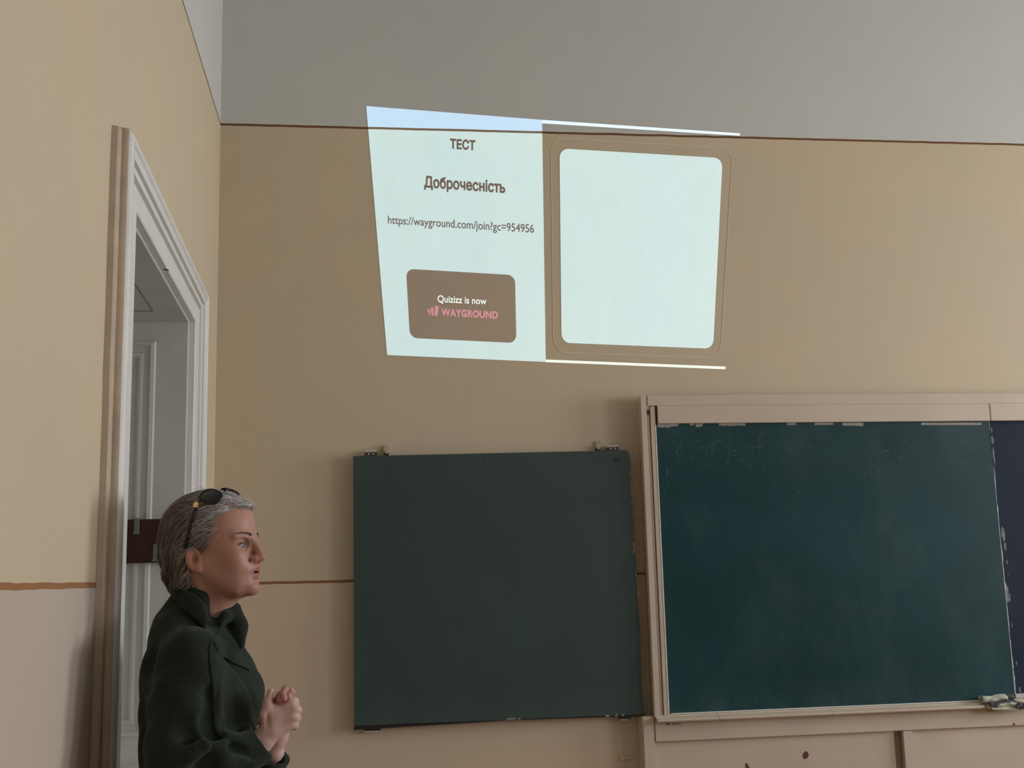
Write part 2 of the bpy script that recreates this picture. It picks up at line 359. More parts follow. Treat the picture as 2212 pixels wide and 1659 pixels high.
# worn white edge of green panel, seen at right, and filler smears
random.seed(5)
we = MB(); pts = []
for k in range(40):
    z = .94+(2.12-.94)*k/39
    if z > 1.85 and z < 2.07: continue
    w = random.uniform(.0015, .0035)*(1.5 if z < 1.75 else .8)
    we.prism([(GX1, -.0806, z), (GX1+w, -.0806, z), (GX1+w*random.uniform(.6, 1.2), -.0806, z+.031), (GX1, -.0806, z+.031)], (0, .012, 0))
we.build('worn_edge', mat_paint('chalky_white_edge', (.62, .64, .62), .7, .3, 90), gp)['kind'] = 'stuff'
sm = MB()
def blob(px, py, w, h, Y=-.0664, tilt=0, seed=0):
    rr = random.Random(seed+int(px)); a = yp(px, py, Y); n = 14; pts = []
    for k in range(n):
        t = 2*math.pi*k/n; q = rr.uniform(.65, 1.15); x, z = w*math.cos(t)*q, h*math.sin(t)*q
        pts.append(a+Vector((x+tilt*z, 0, z)))
    sm.prism(pts, (0, .0012, 0))
for q in ((2144, 951, .006, .022), (2147, 985, .0045, .045), (2149, 1030, .004, .06), (2167, 1152, .009, .035), (2171, 1180, .006, .02), (2176, 1215, .004, .01), (2178, 1242, .002, .003),
          (2175, 1280, .009, .04), (2181, 1290, .005, .02), (2186, 1350, .0025, .012), (2196, 1432, .0025, .012), (2190, 1462, .006, .03), (2203, 1490, .004, .014), (2173, 1027, .001, .001), (2142, 930, .004, .012)): blob(*q)
sm.build('filler_smears', mat_paint('grey_filler', (.22, .25, .26), .8, .4, 60), np_)['kind'] = 'stuff'
# peeled paint on the upper edge of the green panel
sm = MB(); rr = random.Random(3); x = 1420
for (x0, x1, d) in ((1420, 1449, 8), (1449, 1466, 5), (1490, 1500, 3), (1503, 1518, 6), (1553, 1610, 4), (1700, 1720, 2), (1760, 1800, 2), (1820, 1865, 4), (1990, 2120, 2)):
    x = x0
    while x < x1:
        x2 = min(x+rr.uniform(2, 6), x1); h = d*rr.uniform(.6, 1)
        a, b2, c, dd = yp(x, 913, -.0803), yp(x2, 913, -.0803), yp(x2, 916.5+h*rr.uniform(.8, 1.1), -.0803), yp(x, 916.5+h, -.0803)
        sm.prism([a, b2, c, dd], (0, .0008, 0)); x = x2
sm.build('peeled_paint', M_PEEL, gp)['kind'] = 'stuff'
# rubbed-out chalk marks
ck = MB(); rr = random.Random(11)
def C(pts, w=.0018): ribbon(ck, [yp(x, y, -.0802) for x, y in pts], w)
def cz(a, w=.0018): C([(1420+p/5.53, 920+q/5.53) for p, q in a], w)
cz([(290, 200), (240, 290), (225, 345)], .003); cz([(270, 240), (290, 300), (255, 390), (262, 500)]); cz([(240, 240), (225, 330), (245, 420)])
cz([(345, 378), (440, 375)], .0022); cz([(450, 182), (525, 178)]); cz([(480, 230), (500, 290), (460, 310)]); cz([(530, 255), (595, 258), (570, 330)], .0022); cz([(410, 320), (405, 370)]); cz([(300, 350), (330, 320)])
cz([(625, 255), (680, 205), (760, 165)], .003); cz([(870, 145), (850, 190)], .003); cz([(800, 205), (840, 260), (855, 320), (845, 400), (830, 450)], .0022); cz([(640, 290), (680, 250), (660, 320), (630, 360)])
cz([(895, 300), (950, 296)], .003); cz([(910, 350), (940, 347)], .003); cz([(985, 398), (1085, 397)], .0022); cz([(1235, 60), (1215, 160), (1205, 330)], .0022); cz([(1235, 60), (1275, 140)], .0026)
cz([(1050, 250), (1100, 250), (1270, 262)], .0018); cz([(1140, 270), (1120, 350), (1105, 440), (1112, 510)]); cz([(1262, 480), (1262, 520)], .003); cz([(610, 400), (600, 480)]); cz([(720, 420), (722, 480)]); cz([(530, 460), (520, 500)])
cz([(1675, 805), (1710, 798)], .006); cz([(1635, 250), (1590, 285), (1560, 310)], .003); cz([(1805, 265), (1840, 240)], .0022); cz([(1490, 400), (1490, 415)], .004); cz([(1680, 80), (1676, 100)], .002); cz([(115, 500), (120, 600)], .004); cz([(1485, 640), (1488, 690)])
cz([(1950, 160), (1975, 130), (2000, 150), (2010, 200)]); cz([(2085, 135), (2082, 165)]); cz([(1500, 150), (1530, 180), (1520, 220), (1570, 190), (1600, 230), (1640, 190)], .0014); cz([(1620, 840), (1635, 895)], .0014)
def cr(a, w=.0018): C([(1820+p/6.506, 920+q/6.506) for p, q in a], w)
cr([(838, 203), (895, 212)], .004); cr([(575, 345), (660, 358)], .005); cr([(517, 340), (517, 370)], .003); cr([(505, 470), (498, 510)], .003); cr([(478, 480), (474, 520)]); cr([(365, 440), (367, 480)]); cr([(490, 600), (525, 675)], .0028)
cr([(305, 650), (315, 740)], .003); cr([(330, 625), (370, 630), (355, 680)]); cr([(275, 762), (345, 764)]); cr([(958, 480), (960, 570)]); cr([(1000, 550), (998, 590)]); cr([(780, 430), (770, 500), (785, 560)]); cr([(780, 430), (830, 420), (850, 460), (790, 480)])
cr([(1395, 340), (1420, 295), (1465, 290), (1470, 320), (1430, 370), (1410, 375)], .0024); cr([(1650, 280), (1660, 250), (1700, 225), (1795, 220)], .002); cr([(1650, 280), (1680, 320)]); cr([(1825, 390), (1828, 415)], .003); cr([(1835, 315), (1838, 328)], .003)
cr([(1948, 360), (1956, 385)], .004); cr([(1360, 620), (1370, 660)]); cr([(1140, 755), (1141, 780)], .003); cr([(1975, 515), (1960, 550)]); cr([(640, 503), (715, 500)]); cr([(350, 290), (400, 260), (395, 290)]); cr([(470, 725), (540, 715), (580, 700)])
for (x, y, h) in ((1574, 1512, 5), (1615, 1520, 3), (1631, 1508, 16), (1663, 1515, 12), (1680, 1472, 10), (1683, 1496, 8), (1802, 1512, 9), (1892, 1494, 12), (1923, 1490, 22), (1938, 1490, 8), (1661, 1486, 5), (1817, 1466, 3), (2049, 1420, 18), (2044, 1452, 20), (2068, 1480, 6), (1986, 1494, 8), (1950, 1498, 5), (1441, 1040, 10), (1438, 1170, 8), (1436, 1060, 8), (2000, 1480, 4)): C([(x, y), (x+rr.uniform(-1, 1), y+h)], .0016)
C([(1923, 1512), (1928, 1513)], .0016)
for k in range(130):
    x, y = rr.uniform(1450, 2120), rr.gauss(1000, 28); a = rr.uniform(0, 6.28); l = rr.uniform(2, 7)
    C([(x, y), (x+l*math.cos(a), y+l*math.sin(a)), (x+l*math.cos(a+.7), y+l*math.sin(a+.7)+2)], .0009)
ck.build('chalk_scribble', M_CHALK, gp)['kind'] = 'stuff'
# chalk ledge
M_LEDGE = mat_paint('chalk_dusted_ledge', (.86, .85, .80), .7, .2, 30)
lx1 = yp(2120, 1535, -.13).x
def ledge(x0, x1, name='tray_length'):
    mb = MB(); pr_ = [(-.0665, .935), (-.088, .9345), (-.093, .928), (-.104, .9275), (-.108, .922), (-.118, .9225), (-.128, .9195), (-.132, .914), (-.128, .9085), (-.118, .906), (-.0868, .905), (-.0665, .905)]
    n = len(pr_); vs = [(x, y, z) for x in (x0, x1) for (y, z) in pr_]
    mb.add(vs, [(i, (i+1) % n, n+(i+1) % n, n+i) for i in range(n)]+[tuple(range(n)), tuple(range(2*n-1, n-1, -1))]); return mb.build(name, M_FRAME, tray)
tray = empty('chalk_tray', (2.5, -.1, .9)); tray.parent = fb; tray.matrix_parent_inverse = fb.matrix_world.inverted()
j1, j2 = yp(1553, 1546, -.13).x, yp(1800, 1540, -.13).x
ledge(1.776, j1-.0008); ledge(j1+.0008, j2-.0008); ledge(j2+.0008, XR)
box('dust_line', M_LEDGE, tray, 1.845, XR-.1, -.0925, -.0802, .9346, .9375)
box('dust_line', M_LEDGE, tray, GX0-.0036, GX0+.0005, -.0956, -.081, .935, 2.12)
box('dust_line', M_LEDGE, tray, 1.85, XR-.1, -.1085, -.1045, .9275, .9288)
nr = box('lower_rail', mat_paint('grey_white_rail', (.5, .5, .47), .6), fb, GX1+.001, XR-.12, -.083, -.0665, .940, .957, bevel=.001)
box('lower_rail', M_DARK, fb, GX1+.003, XR-.12, -.081, -.0665, .930, .9398)
# apron, wainscot panels and batten, post
az = yp(1417, 1603, -.09).z
box('apron', M_FRAME, fb, 1.774, XR, -.0865, -.0005, az, .9045, bevel=.002)
bx0, bx1 = yp(1951, 1590, -.09).x, yp(1971, 1590, -.09).x
box('lower_panel', M_FRAME, fb, 1.776, bx0-.03, -.066, -.0005, .02, az-.0015)
box('lower_panel', M_FRAME, fb, bx1-.004, XR, -.066, -.0005, .02, az-.0015)
box('batten', M_FRAME, fb, bx0, bx1, -.09, -.0665, .02, az-.002, bevel=.002)
box('panel_recess', M_FRAME, fb, bx0-.0295, bx1-.0045, -.045, -.0005, .02, az-.002)
box('post', M_FRAME, fb, 1.722, 1.7725, -.086, -.0005, 0, .928, bevel=.004)
# paint chips in the lower panels
M_CHIP = mat_paint('dark_red_undercoat', (.13, .045, .038), .6)
def chipm(pts, name='paint_chip'):
    MB().prism([yp(x, y, -.0668) for x, y in pts], (0, .0012, 0)).build(name, M_CHIP, fb)
chipm([(1734.5, 1628), (1740.5, 1622), (1745, 1625), (1747.5, 1632), (1744, 1638), (1736.5, 1640), (1734, 1634)])
chipm([(1609.5, 1651), (1612.5, 1647.5), (1616, 1652), (1619, 1658), (1619, 1665), (1612, 1664)])
def chipa(pts): MB().prism([yp(x, y, -.0872) for x, y in pts], (0, .0012, 0)).build('paint_chip', M_CHIP, fb)
chipa([(2188, 1563), (2191, 1561), (2193, 1564), (2191, 1569), (2189, 1568)])
# illegible little stencil under the tray
mk = MB()
def K(pts, w=.0016): ribbon(mk, [yp(1420+x/27.65, 1540+y/27.65, -.0872) for x, y in pts], w)
K([(540, 660), (590, 620), (640, 640), (640, 700), (590, 740)], .003); K([(710, 620), (715, 710)], .002); K([(770, 700), (820, 700)], .0016); K([(945, 660), (1020, 660)], .0055); K([(1105, 600), (1100, 710)], .0022)
K([(1200, 590), (1200, 700), (1250, 690)], .002); K([(1300, 590), (1350, 600), (1360, 700)], .0024)
mk.build('stencil_mark', M_INK, fb)

# rag on the tray: folded striped cloth
M_RAG, nt, b = new_mat('striped_rag', .9, .1); tc = nt.nodes.new('ShaderNodeAttribute'); tc.attribute_name = 'Col'
nt.links.new(nmix(nt, nramp(nt, nnoise(nt, pos(nt), 60, 4), .3, .7, 0, .2), tc.outputs['Color'], (.2, .2, .17)), b.inputs['Base Color'])
rag = empty('cleaning_rag', (yp(2160, 1520, -.12).x, -.12, .9)); tag(rag, 'crumpled grey and cream striped rag lying on the chalk tray under the navy board', 'rag')
def ragsheet(name, outline_top, outline_bot, Y0, bulge, stripes, seed):
    rr = random.Random(seed); nu, nv = 36, 12; vs, fs, cl = [], [], []
    def L(poly, t):
        d = t*(len(poly)-1); i = min(int(d), len(poly)-2); f = d-i
        return poly[i][0]*(1-f)+poly[i+1][0]*f, poly[i][1]*(1-f)+poly[i+1][1]*f
    for j in range(nv):
        v = j/(nv-1)
        for i in range(nu):
            u = i/(nu-1); a = L(outline_top, u); c = L(outline_bot, u)
            x = a[0]*(1-v)+c[0]*v; y = a[1]*(1-v)+c[1]*v
            Y = Y0-bulge*math.sin(math.pi*min(1, v*.9+.05))-.005*math.sin(u*7+v*5+seed)-.0015*math.sin(u*17-v*7)
            vs.append(yp(x, y, Y)); cl.append(stripes(u, v))
    for j in range(nv-1):
        for i in range(nu-1): k = j*nu+i; fs.append((k, k+1, k+nu+1, k+nu))
    me = bpy.data.meshes.new(name); me.from_pydata([tuple(v) for v in vs], [], fs)
    at = me.color_attributes.new('Col', 'FLOAT_COLOR', 'POINT'); at.data.foreach_set('color', [q for c in cl for q in (*c, 1)])
    me.polygons.foreach_set('use_smooth', [True]*len(me.polygons))
    o = link(name, me, M_RAG, rag); md = o.modifiers.new('t', 'SOLIDIFY'); md.thickness = .003; return o
CR, GY, BR_ = (.56, .56, .47), (.075, .08, .085), (.2, .155, .1)
ragsheet('upper_fold', [(2114, 1504), (2125, 1504), (2140, 1504), (2148, 1501), (2160, 1500), (2174, 1500), (2176, 1500), (2190, 1501)], [(2116, 1514), (2124, 1517), (2138, 1517), (2148, 1517), (2160, 1515), (2174, 1514), (2178, 1515), (2192, 1516)], -.112, .012, lambda u, v: GY if u > .82 else CR, 1)
ragsheet('middle_fold', [(2136, 1517), (2146, 1516), (2160, 1514), (2172, 1513), (2184, 1513), (2196, 1515), (2203, 1521)], [(2146, 1529), (2150, 1530), (2162, 1528), (2174, 1526), (2186, 1526), (2196, 1526), (2203, 1527)], -.128, .014, lambda u, v: GY if v < .55-.55*max(0, u-.3) or (u < .25) else CR, 2)
ragsheet('lower_fold', [(2128, 1519), (2136, 1522), (2144, 1528), (2158, 1529), (2172, 1528), (2186, 1527), (2199, 1527)], [(2132, 1532), (2138, 1536), (2146, 1533), (2160, 1535), (2174, 1535), (2186, 1534), (2198, 1533)], -.124, .012, lambda u, v: BR_ if u < .3 else CR, 3)
rt_ = MB(); a = yp(2118, 1509, -.128); rt_.tube([a+Vector((.035, .012, -.004)), a+Vector((.015, .006, -.002)), a], [.012, .0125, .012], 14, cap=False)
o = rt_.build('rolled_corner', mat_paint('cream_cloth', (.34, .34, .28), .9), rag, smooth=True); md = o.modifiers.new('t', 'SOLIDIFY'); md.thickness = .003
ragsheet('hanging_end', [(2196, 1516), (2205, 1517), (2214, 1518), (2230, 1518)], [(2196, 1532), (2205, 1532), (2214, 1531), (2230, 1530)], -.136, .004, lambda u, v: GY, 5)

# ================================================================ PROJECTED SLIDE (projector light painted as emission, unlit parts as darkened wall colour)
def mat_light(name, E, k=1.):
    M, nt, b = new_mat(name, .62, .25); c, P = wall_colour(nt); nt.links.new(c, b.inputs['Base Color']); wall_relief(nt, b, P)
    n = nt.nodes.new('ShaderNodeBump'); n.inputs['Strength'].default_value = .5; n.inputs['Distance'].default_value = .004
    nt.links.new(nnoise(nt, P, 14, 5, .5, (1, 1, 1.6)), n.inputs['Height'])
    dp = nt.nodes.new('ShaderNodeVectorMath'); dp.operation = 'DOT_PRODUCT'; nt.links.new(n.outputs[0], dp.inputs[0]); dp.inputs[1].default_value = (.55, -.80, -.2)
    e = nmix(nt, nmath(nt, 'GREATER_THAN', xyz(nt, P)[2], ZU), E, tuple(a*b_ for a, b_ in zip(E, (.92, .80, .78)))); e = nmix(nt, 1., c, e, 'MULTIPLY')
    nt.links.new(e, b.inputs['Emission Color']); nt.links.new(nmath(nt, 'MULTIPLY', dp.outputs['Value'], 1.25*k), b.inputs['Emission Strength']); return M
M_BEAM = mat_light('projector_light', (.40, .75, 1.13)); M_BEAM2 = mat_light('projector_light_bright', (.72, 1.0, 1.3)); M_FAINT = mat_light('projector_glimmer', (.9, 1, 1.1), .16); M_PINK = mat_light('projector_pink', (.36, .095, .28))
M_TILE, nt, b = new_mat('unlit_tile', .62, .25); c, P = wall_colour(nt); nt.links.new(nmix(nt, 1., c, (.90, .87, .90), 'MULTIPLY'), b.inputs['Base Color']); wall_relief(nt, b, P)
M_LETTER, nt, b = new_mat('unlit_letter', .62, .25); c, P = wall_colour(nt); nt.links.new(nmix(nt, 1., c, (.66, .61, .70), 'MULTIPLY'), b.inputs['Base Color'])
sl = empty('projected_slide', (1.5, -.001, 3)); tag(sl, 'bright skewed projector slide with Cyrillic heading, web link and blank white card', 'projection')
def bil(q, u, v):
    TL, TR, BR, BL = q
    return ((TL[0]*(1-u)+TR[0]*u)*(1-v)+(BL[0]*(1-u)+BR[0]*u)*v, (TL[1]*(1-u)+TR[1]*u)*(1-v)+(BL[1]*(1-u)+BR[1]*u)*v)
def flat(name, pix, Y, mat, th=.0004):
    P3 = [yp(x, y, Y) for x, y in pix]; return MB().prism(P3, (0, th, 0)).build(name, mat, sl)
def rrect(q, ru, rv, n=8):
    pts = []
    for (cu, cv, a0) in ((1-ru, rv, -90), (1-ru, 1-rv, 0), (ru, 1-rv, 90), (ru, rv, 180)):
        for k in range(n+1):
            t = math.radians(a0+90*k/n); pts.append(bil(q, cu+ru*math.cos(t), cv+rv*math.sin(t)))
    return pts
Y1, Y2, Y3 = -.0010, -.0016, -.0022
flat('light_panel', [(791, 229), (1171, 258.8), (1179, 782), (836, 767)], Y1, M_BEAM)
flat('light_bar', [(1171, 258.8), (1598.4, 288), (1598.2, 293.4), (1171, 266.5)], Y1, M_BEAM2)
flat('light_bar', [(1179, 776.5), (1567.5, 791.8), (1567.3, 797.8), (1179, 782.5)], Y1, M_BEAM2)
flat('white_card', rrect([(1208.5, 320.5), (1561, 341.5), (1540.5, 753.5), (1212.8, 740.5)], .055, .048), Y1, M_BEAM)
q = [(1190, 297), (1583, 321), (1556, 774), (1196, 761)]; o_ = rrect(q, .08, .07); cx_, cy_ = 1381, 538
ring = MB()
for k in range(len(o_)):
    a, c = o_[k], o_[(k+1) % len(o_)]; ribbon(ring, [yp(*a, Y1), yp(*c, Y1)], .0026)
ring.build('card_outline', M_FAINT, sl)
flat('dark_tile', rrect([(877, 580.5), (1112.5, 594.3), (1115.5, 741), (885.5, 730)], .07, .12), Y2, M_TILE)
def text(name, s, quad, Y, mat, off=0., sx=1.):
    cu = bpy.data.curves.new(name, 'FONT'); cu.body = s; cu.offset = 0; cu.size = 10; cu.resolution_u = 6; cu.space_character = sx; cu.fill_mode = 'FRONT'
    cu.fill_mode = 'NONE'; to = bpy.data.objects.new(name, cu); COL.objects.link(to); bpy.context.view_layer.update()
    dg = bpy.context.evaluated_depsgraph_get(); m0 = bpy.data.meshes.new_from_object(to.evaluated_get(dg)); bpy.data.objects.remove(to)
    P2 = np.array([v.co[:2] for v in m0.vertices]); nb = {}
    for e in m0.edges:
        a, c = e.vertices; nb.setdefault(a, []).append(c); nb.setdefault(c, []).append(a)
    loops, seen = [], set()
    for v0 in range(len(P2)):
        if v0 in seen or v0 not in nb: continue
        lp = [v0]; seen.add(v0); cur = v0; nxt = v0+1 if v0+1 in nb[v0] else nb[v0][0]
        while nxt not in seen: lp.append(nxt); seen.add(nxt); prv, cur = cur, nxt; nxt = [q for q in nb[cur] if q != prv][0] if len(nb[cur]) > 1 else prv
        if len(lp) > 2: loops.append(lp)
    from mathutils.geometry import delaunay_2d_cdt
    ed = [(lp[k], lp[(k+1) % len(lp)]) for lp in loops for k in range(len(lp))]
    r_ = delaunay_2d_cdt([Vector(p) for p in P2], ed, [], 0, 1e-4)
    Vn = np.array([tuple(v) for v in r_[0]]); Tn = np.array([tuple(f) for f in r_[2]]); cen = Vn[Tn].mean(1); wn = np.zeros(len(Tn))
    for lp in loops:
        A = P2[lp]; B = np.roll(A, -1, 0)
        for (x1, y1), (x2, y2) in zip(A, B):
            cr_ = (x2-x1)*(cen[:, 1]-y1)-(y2-y1)*(cen[:, 0]-x1)
            wn += ((y1 <= cen[:, 1]) & (y2 > cen[:, 1]) & (cr_ > 0)).astype(float)-((y1 > cen[:, 1]) & (y2 <= cen[:, 1]) & (cr_ < 0)).astype(float)
    Tn = Tn[np.abs(wn) > .5]; me = bpy.data.meshes.new(name); me.from_pydata([(x, y, 0) for x, y in Vn], [], [tuple(int(q) for q in f) for f in Tn])
    bm = bmesh.new(); bm.from_mesh(me); bmesh.ops.delete(bm, geom=[v for v in bm.verts if not v.link_faces], context='VERTS'); bm.to_mesh(me); bm.free()
    if off:
        bm = bmesh.new(); bm.from_mesh(me); base = list(bm.verts)+list(bm.edges)+list(bm.faces)
        for k in range(10):
            t = 2*math.pi*k/10; d = bmesh.ops.duplicate(bm, geom=base)
            bmesh.ops.translate(bm, verts=[g for g in d['geom'] if isinstance(g, bmesh.types.BMVert)], vec=(10*off*math.cos(t), 10*off*math.sin(t), k+1))
        bm.to_mesh(me); bm.free()
    co = np.array([v.co[:] for v in me.vertices]); lo, hi = co.min(0), co.max(0)
    for v in me.vertices:
        u, w = (v.co.x-lo[0])/(hi[0]-lo[0]), 1-(v.co.y-lo[1])/(hi[1]-lo[1]); v.co = yp(*bil(quad, u, w), Y-2.5e-5*v.co.z)
    me.materials.clear(); return link(name, me, mat, sl)
text('heading_text', 'ТЕСТ', [(972, 298.7), (1027.3, 302.8), (1026.5, 325.5), (972, 321.5)], Y2, M_LETTER, .048)
text('title_text', 'Доброчесність', [(916, 378.5), (1091.6, 391), (1091.6, 424), (916, 411.5)], Y2, M_LETTER, .038)
text('link_text', 'https://wayground.com/join?gc=954956', [(837.8, 465.5), (1153.6, 485), (1153.6, 508.8), (837.8, 488.5)], Y2, M_LETTER, .010)
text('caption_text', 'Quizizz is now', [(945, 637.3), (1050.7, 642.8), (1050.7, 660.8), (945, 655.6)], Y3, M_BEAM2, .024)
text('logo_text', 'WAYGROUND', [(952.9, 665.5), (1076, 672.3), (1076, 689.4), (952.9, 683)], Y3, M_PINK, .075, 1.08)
lg = MB()
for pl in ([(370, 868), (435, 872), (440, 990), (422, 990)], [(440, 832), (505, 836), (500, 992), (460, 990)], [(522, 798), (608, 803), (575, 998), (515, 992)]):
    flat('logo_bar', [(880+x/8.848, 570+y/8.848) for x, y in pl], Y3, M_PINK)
#PERSON#

# ================================================================ PERSON: distance fields meshed by surface nets
class Field:
    def __init__(s, lo, hi, h):
        s.lo = np.array(lo, float); s.h = h; s.n = np.ceil((np.array(hi)-s.lo)/h).astype(int)+1
        s.ax = [(s.lo[i]+h*np.arange(s.n[i])).astype(np.float32) for i in range(3)]
        s.F = np.full(s.n, .5, np.float32)
    def sub(s, lo, hi):
        a = np.maximum(np.floor((np.array(lo)-s.lo)/s.h).astype(int), 0); b = np.minimum(np.ceil((np.array(hi)-s.lo)/s.h).astype(int)+1, s.n)
        if (b <= a).any(): return None, None
        sl = tuple(slice(a[i], b[i]) for i in range(3))
        X = [s.ax[i][a[i]:b[i]].reshape([-1 if j == i else 1 for j in range(3)]) for i in range(3)]
        return sl, X
    def comb(s, lo, hi, fn, k, mode):
        mg = max(2*k, 3*s.h)+.012
        sl, X = s.sub(np.array(lo)-mg, np.array(hi)+mg)
        if sl is None: return
        d = fn(*X).astype(np.float32); f = s.F[sl]
        if mode == 'sub': d = -d; f, d = -f, -d
        if k > 0:
            hh = np.maximum(k-np.abs(f-d), 0)/k; r = np.minimum(f, d)-hh*hh*k*.25
        else: r = np.minimum(f, d)
        s.F[sl] = -r if mode == 'sub' else r
    def ell(s, c, r, k=.01, mode='add', R=None):
        c = np.array(c, float); r = np.array(r, float); m = max(r) if R is not None else None
        def fn(x, y, z):
            x, y, z = x-c[0], y-c[1], z-c[2]
            if R is not None: x, y, z = (R[0][i]*x+R[1][i]*y+R[2][i]*z for i in range(3))
            k0 = np.sqrt((x/r[0])**2+(y/r[1])**2+(z/r[2])**2)+1e-9; k1 = np.sqrt((x/r[0]**2)**2+(y/r[1]**2)**2+(z/r[2]**2)**2)+1e-9
            return k0*(k0-1)/k1
        rr = np.full(3, m) if m else r
        s.comb(c-rr, c+rr, fn, k, mode)
    def cone(s, a, b, r1, r2, k=.01, mode='add'):
        a = np.array(a, float); b = np.array(b, float); d = b-a; L2 = d@d
        def fn(x, y, z):
            t = np.clip(((x-a[0])*d[0]+(y-a[1])*d[1]+(z-a[2])*d[2])/L2, 0, 1)
            return np.sqrt((x-a[0]-t*d[0])**2+(y-a[1]-t*d[1])**2+(z-a[2]-t*d[2])**2)-(r1+(r2-r1)*t)
        m = max(r1, r2); s.comb(np.minimum(a, b)-m, np.maximum(a, b)+m, fn, k, mode)
    def chain(s, pts, rs, k=.004, mode='add'):
        for i in range(len(pts)-1): s.cone(pts[i], pts[i+1], rs[i], rs[i+1], k, mode)
    def val(s, P):
        q = (P-s.lo)/s.h; i = np.clip(np.floor(q).astype(int), 0, s.n-2); f = np.clip(q-i, 0, 1); r = 0
        for a in (0, 1):
            for b in (0, 1):
                for c in (0, 1):
                    w = (f[:, 0] if a else 1-f[:, 0])*(f[:, 1] if b else 1-f[:, 1])*(f[:, 2] if c else 1-f[:, 2])
                    r = r+w*s.F[i[:, 0]+a, i[:, 1]+b, i[:, 2]+c]
        return r
    def grad(s, P, e=None):
        e = e or s.h; g = np.stack([s.val(P+np.eye(3)[i]*e)-s.val(P-np.eye(3)[i]*e) for i in range(3)], 1)
        return g/(np.linalg.norm(g, axis=1, keepdims=True)+1e-9)
    def mesh(s):
        F = s.F; neg = F < 0; nx, ny, nz = s.n
        c = neg[:-1, :-1, :-1].astype(np.int8)
        tot = sum(neg[a:nx-1+a, b:ny-1+b, d:nz-1+d].astype(np.int8) for a in (0, 1) for b in (0, 1) for d in (0, 1))
        act = (tot > 0) & (tot < 8); idx = np.argwhere(act); M = len(idx)
        ids = np.full(act.shape, -1, np.int32); ids[act] = np.arange(M)
        acc = np.zeros((M, 3)); cnt = np.zeros(M)
        cor = [(a, b, d) for a in (0, 1) for b in (0, 1) for d in (0, 1)]
        V = {q: F[idx[:, 0]+q[0], idx[:, 1]+q[1], idx[:, 2]+q[2]] for q in cor}
        for q in cor:
            for ax in range(3):
                if q[ax] == 0:
                    p = list(q); p[ax] = 1; p = tuple(p); a, b = V[q], V[p]; m = (a < 0) != (b < 0)
                    t = np.where(m, a/np.where(m, a-b, 1), 0)
                    pt = np.array(q, float)[None, :].repeat(M, 0); pt[:, ax] = t
                    acc[m] += pt[m]; cnt[m] += 1
        P = s.lo+(idx+acc/cnt[:, None])*s.h
        quads = []
        for ax in range(3):
            sl0 = [slice(1, n-1) for n in s.n]; sl1 = list(sl0); sl0[ax] = slice(0, s.n[ax]-1); sl1[ax] = slice(1, s.n[ax])
            a, b = neg[tuple(sl0)], neg[tuple(sl1)]; e = np.argwhere(a != b); fl = a[tuple(e.T)]
            e = e+np.array([0 if i == ax else 1 for i in range(3)]); u, v = [(1, 2), (2, 0), (0, 1)][ax]
            def cell(du, dv):
                q = e.copy(); q[:, u] -= du; q[:, v] -= dv; return ids[tuple(q.T)]
            qd = np.stack([cell(1, 1), cell(0, 1), cell(0, 0), cell(1, 0)], 1)
            qd[~fl] = qd[~fl][:, ::-1]; quads.append(qd)
        return P, np.concatenate(quads)
def to_mesh(name, P, Q, mat, parent, col=None, smooth=True):
    me = bpy.data.meshes.new(name); me.vertices.add(len(P)); me.vertices.foreach_set('co', np.asarray(P, np.float32).ravel())
    k = Q.shape[1]; me.loops.add(Q.size); me.loops.foreach_set('vertex_index', Q.ravel().astype(np.int32)); me.polygons.add(len(Q))
    me.polygons.foreach_set('loop_start', (np.arange(len(Q))*k).astype(np.int32)); me.update(calc_edges=True)
    if col is not None:
        at = me.color_attributes.new('Col', 'FLOAT_COLOR', 'POINT'); at.data.foreach_set('color', np.concatenate([col, np.ones((len(P), 1))], 1).astype(np.float32).ravel())
    if smooth: me.polygons.foreach_set('use_smooth', [True]*len(me.polygons))
    me.validate(); return link(name, me, mat, parent)
def mat_vc(name, rough=.5, spec=.3, sss=0., bs=0., bsc=200, var=0.):
    M, nt, b = new_mat(name, rough, spec); at = nt.nodes.new('ShaderNodeAttribute'); at.attribute_name = 'Col'
    c = at.outputs['Color']
    if var: c = nmix(nt, nmath(nt, 'MULTIPLY', nnoise(nt, pos(nt), 90, 4), var), c, (.35, .12, .08))
    nt.links.new(c, b.inputs['Base Color'])
    if sss: b.inputs['Subsurface Weight'].default_value = sss; b.inputs['Subsurface Radius'].default_value = (.012, .005, .003); b.inputs['Subsurface Scale'].default_value = .6
    if bs: bump(nt, b, nnoise(nt, pos(nt), bsc, 3), bs, .001)
    return M
M_SKIN = mat_vc('skin', .48, .35, .12, .12, 500, .25); M_HAIR = mat_vc('grey_hair', .42, .4)
YP = -2.05
def Wp(x, y, dy=0.): return np.array(yp(x, y, YP+dy))
woman = empty('person', (.24, YP, 0))
tag(woman, 'woman with short grey hair and dark green jacket, hands clasped, facing right beside the door', 'person')
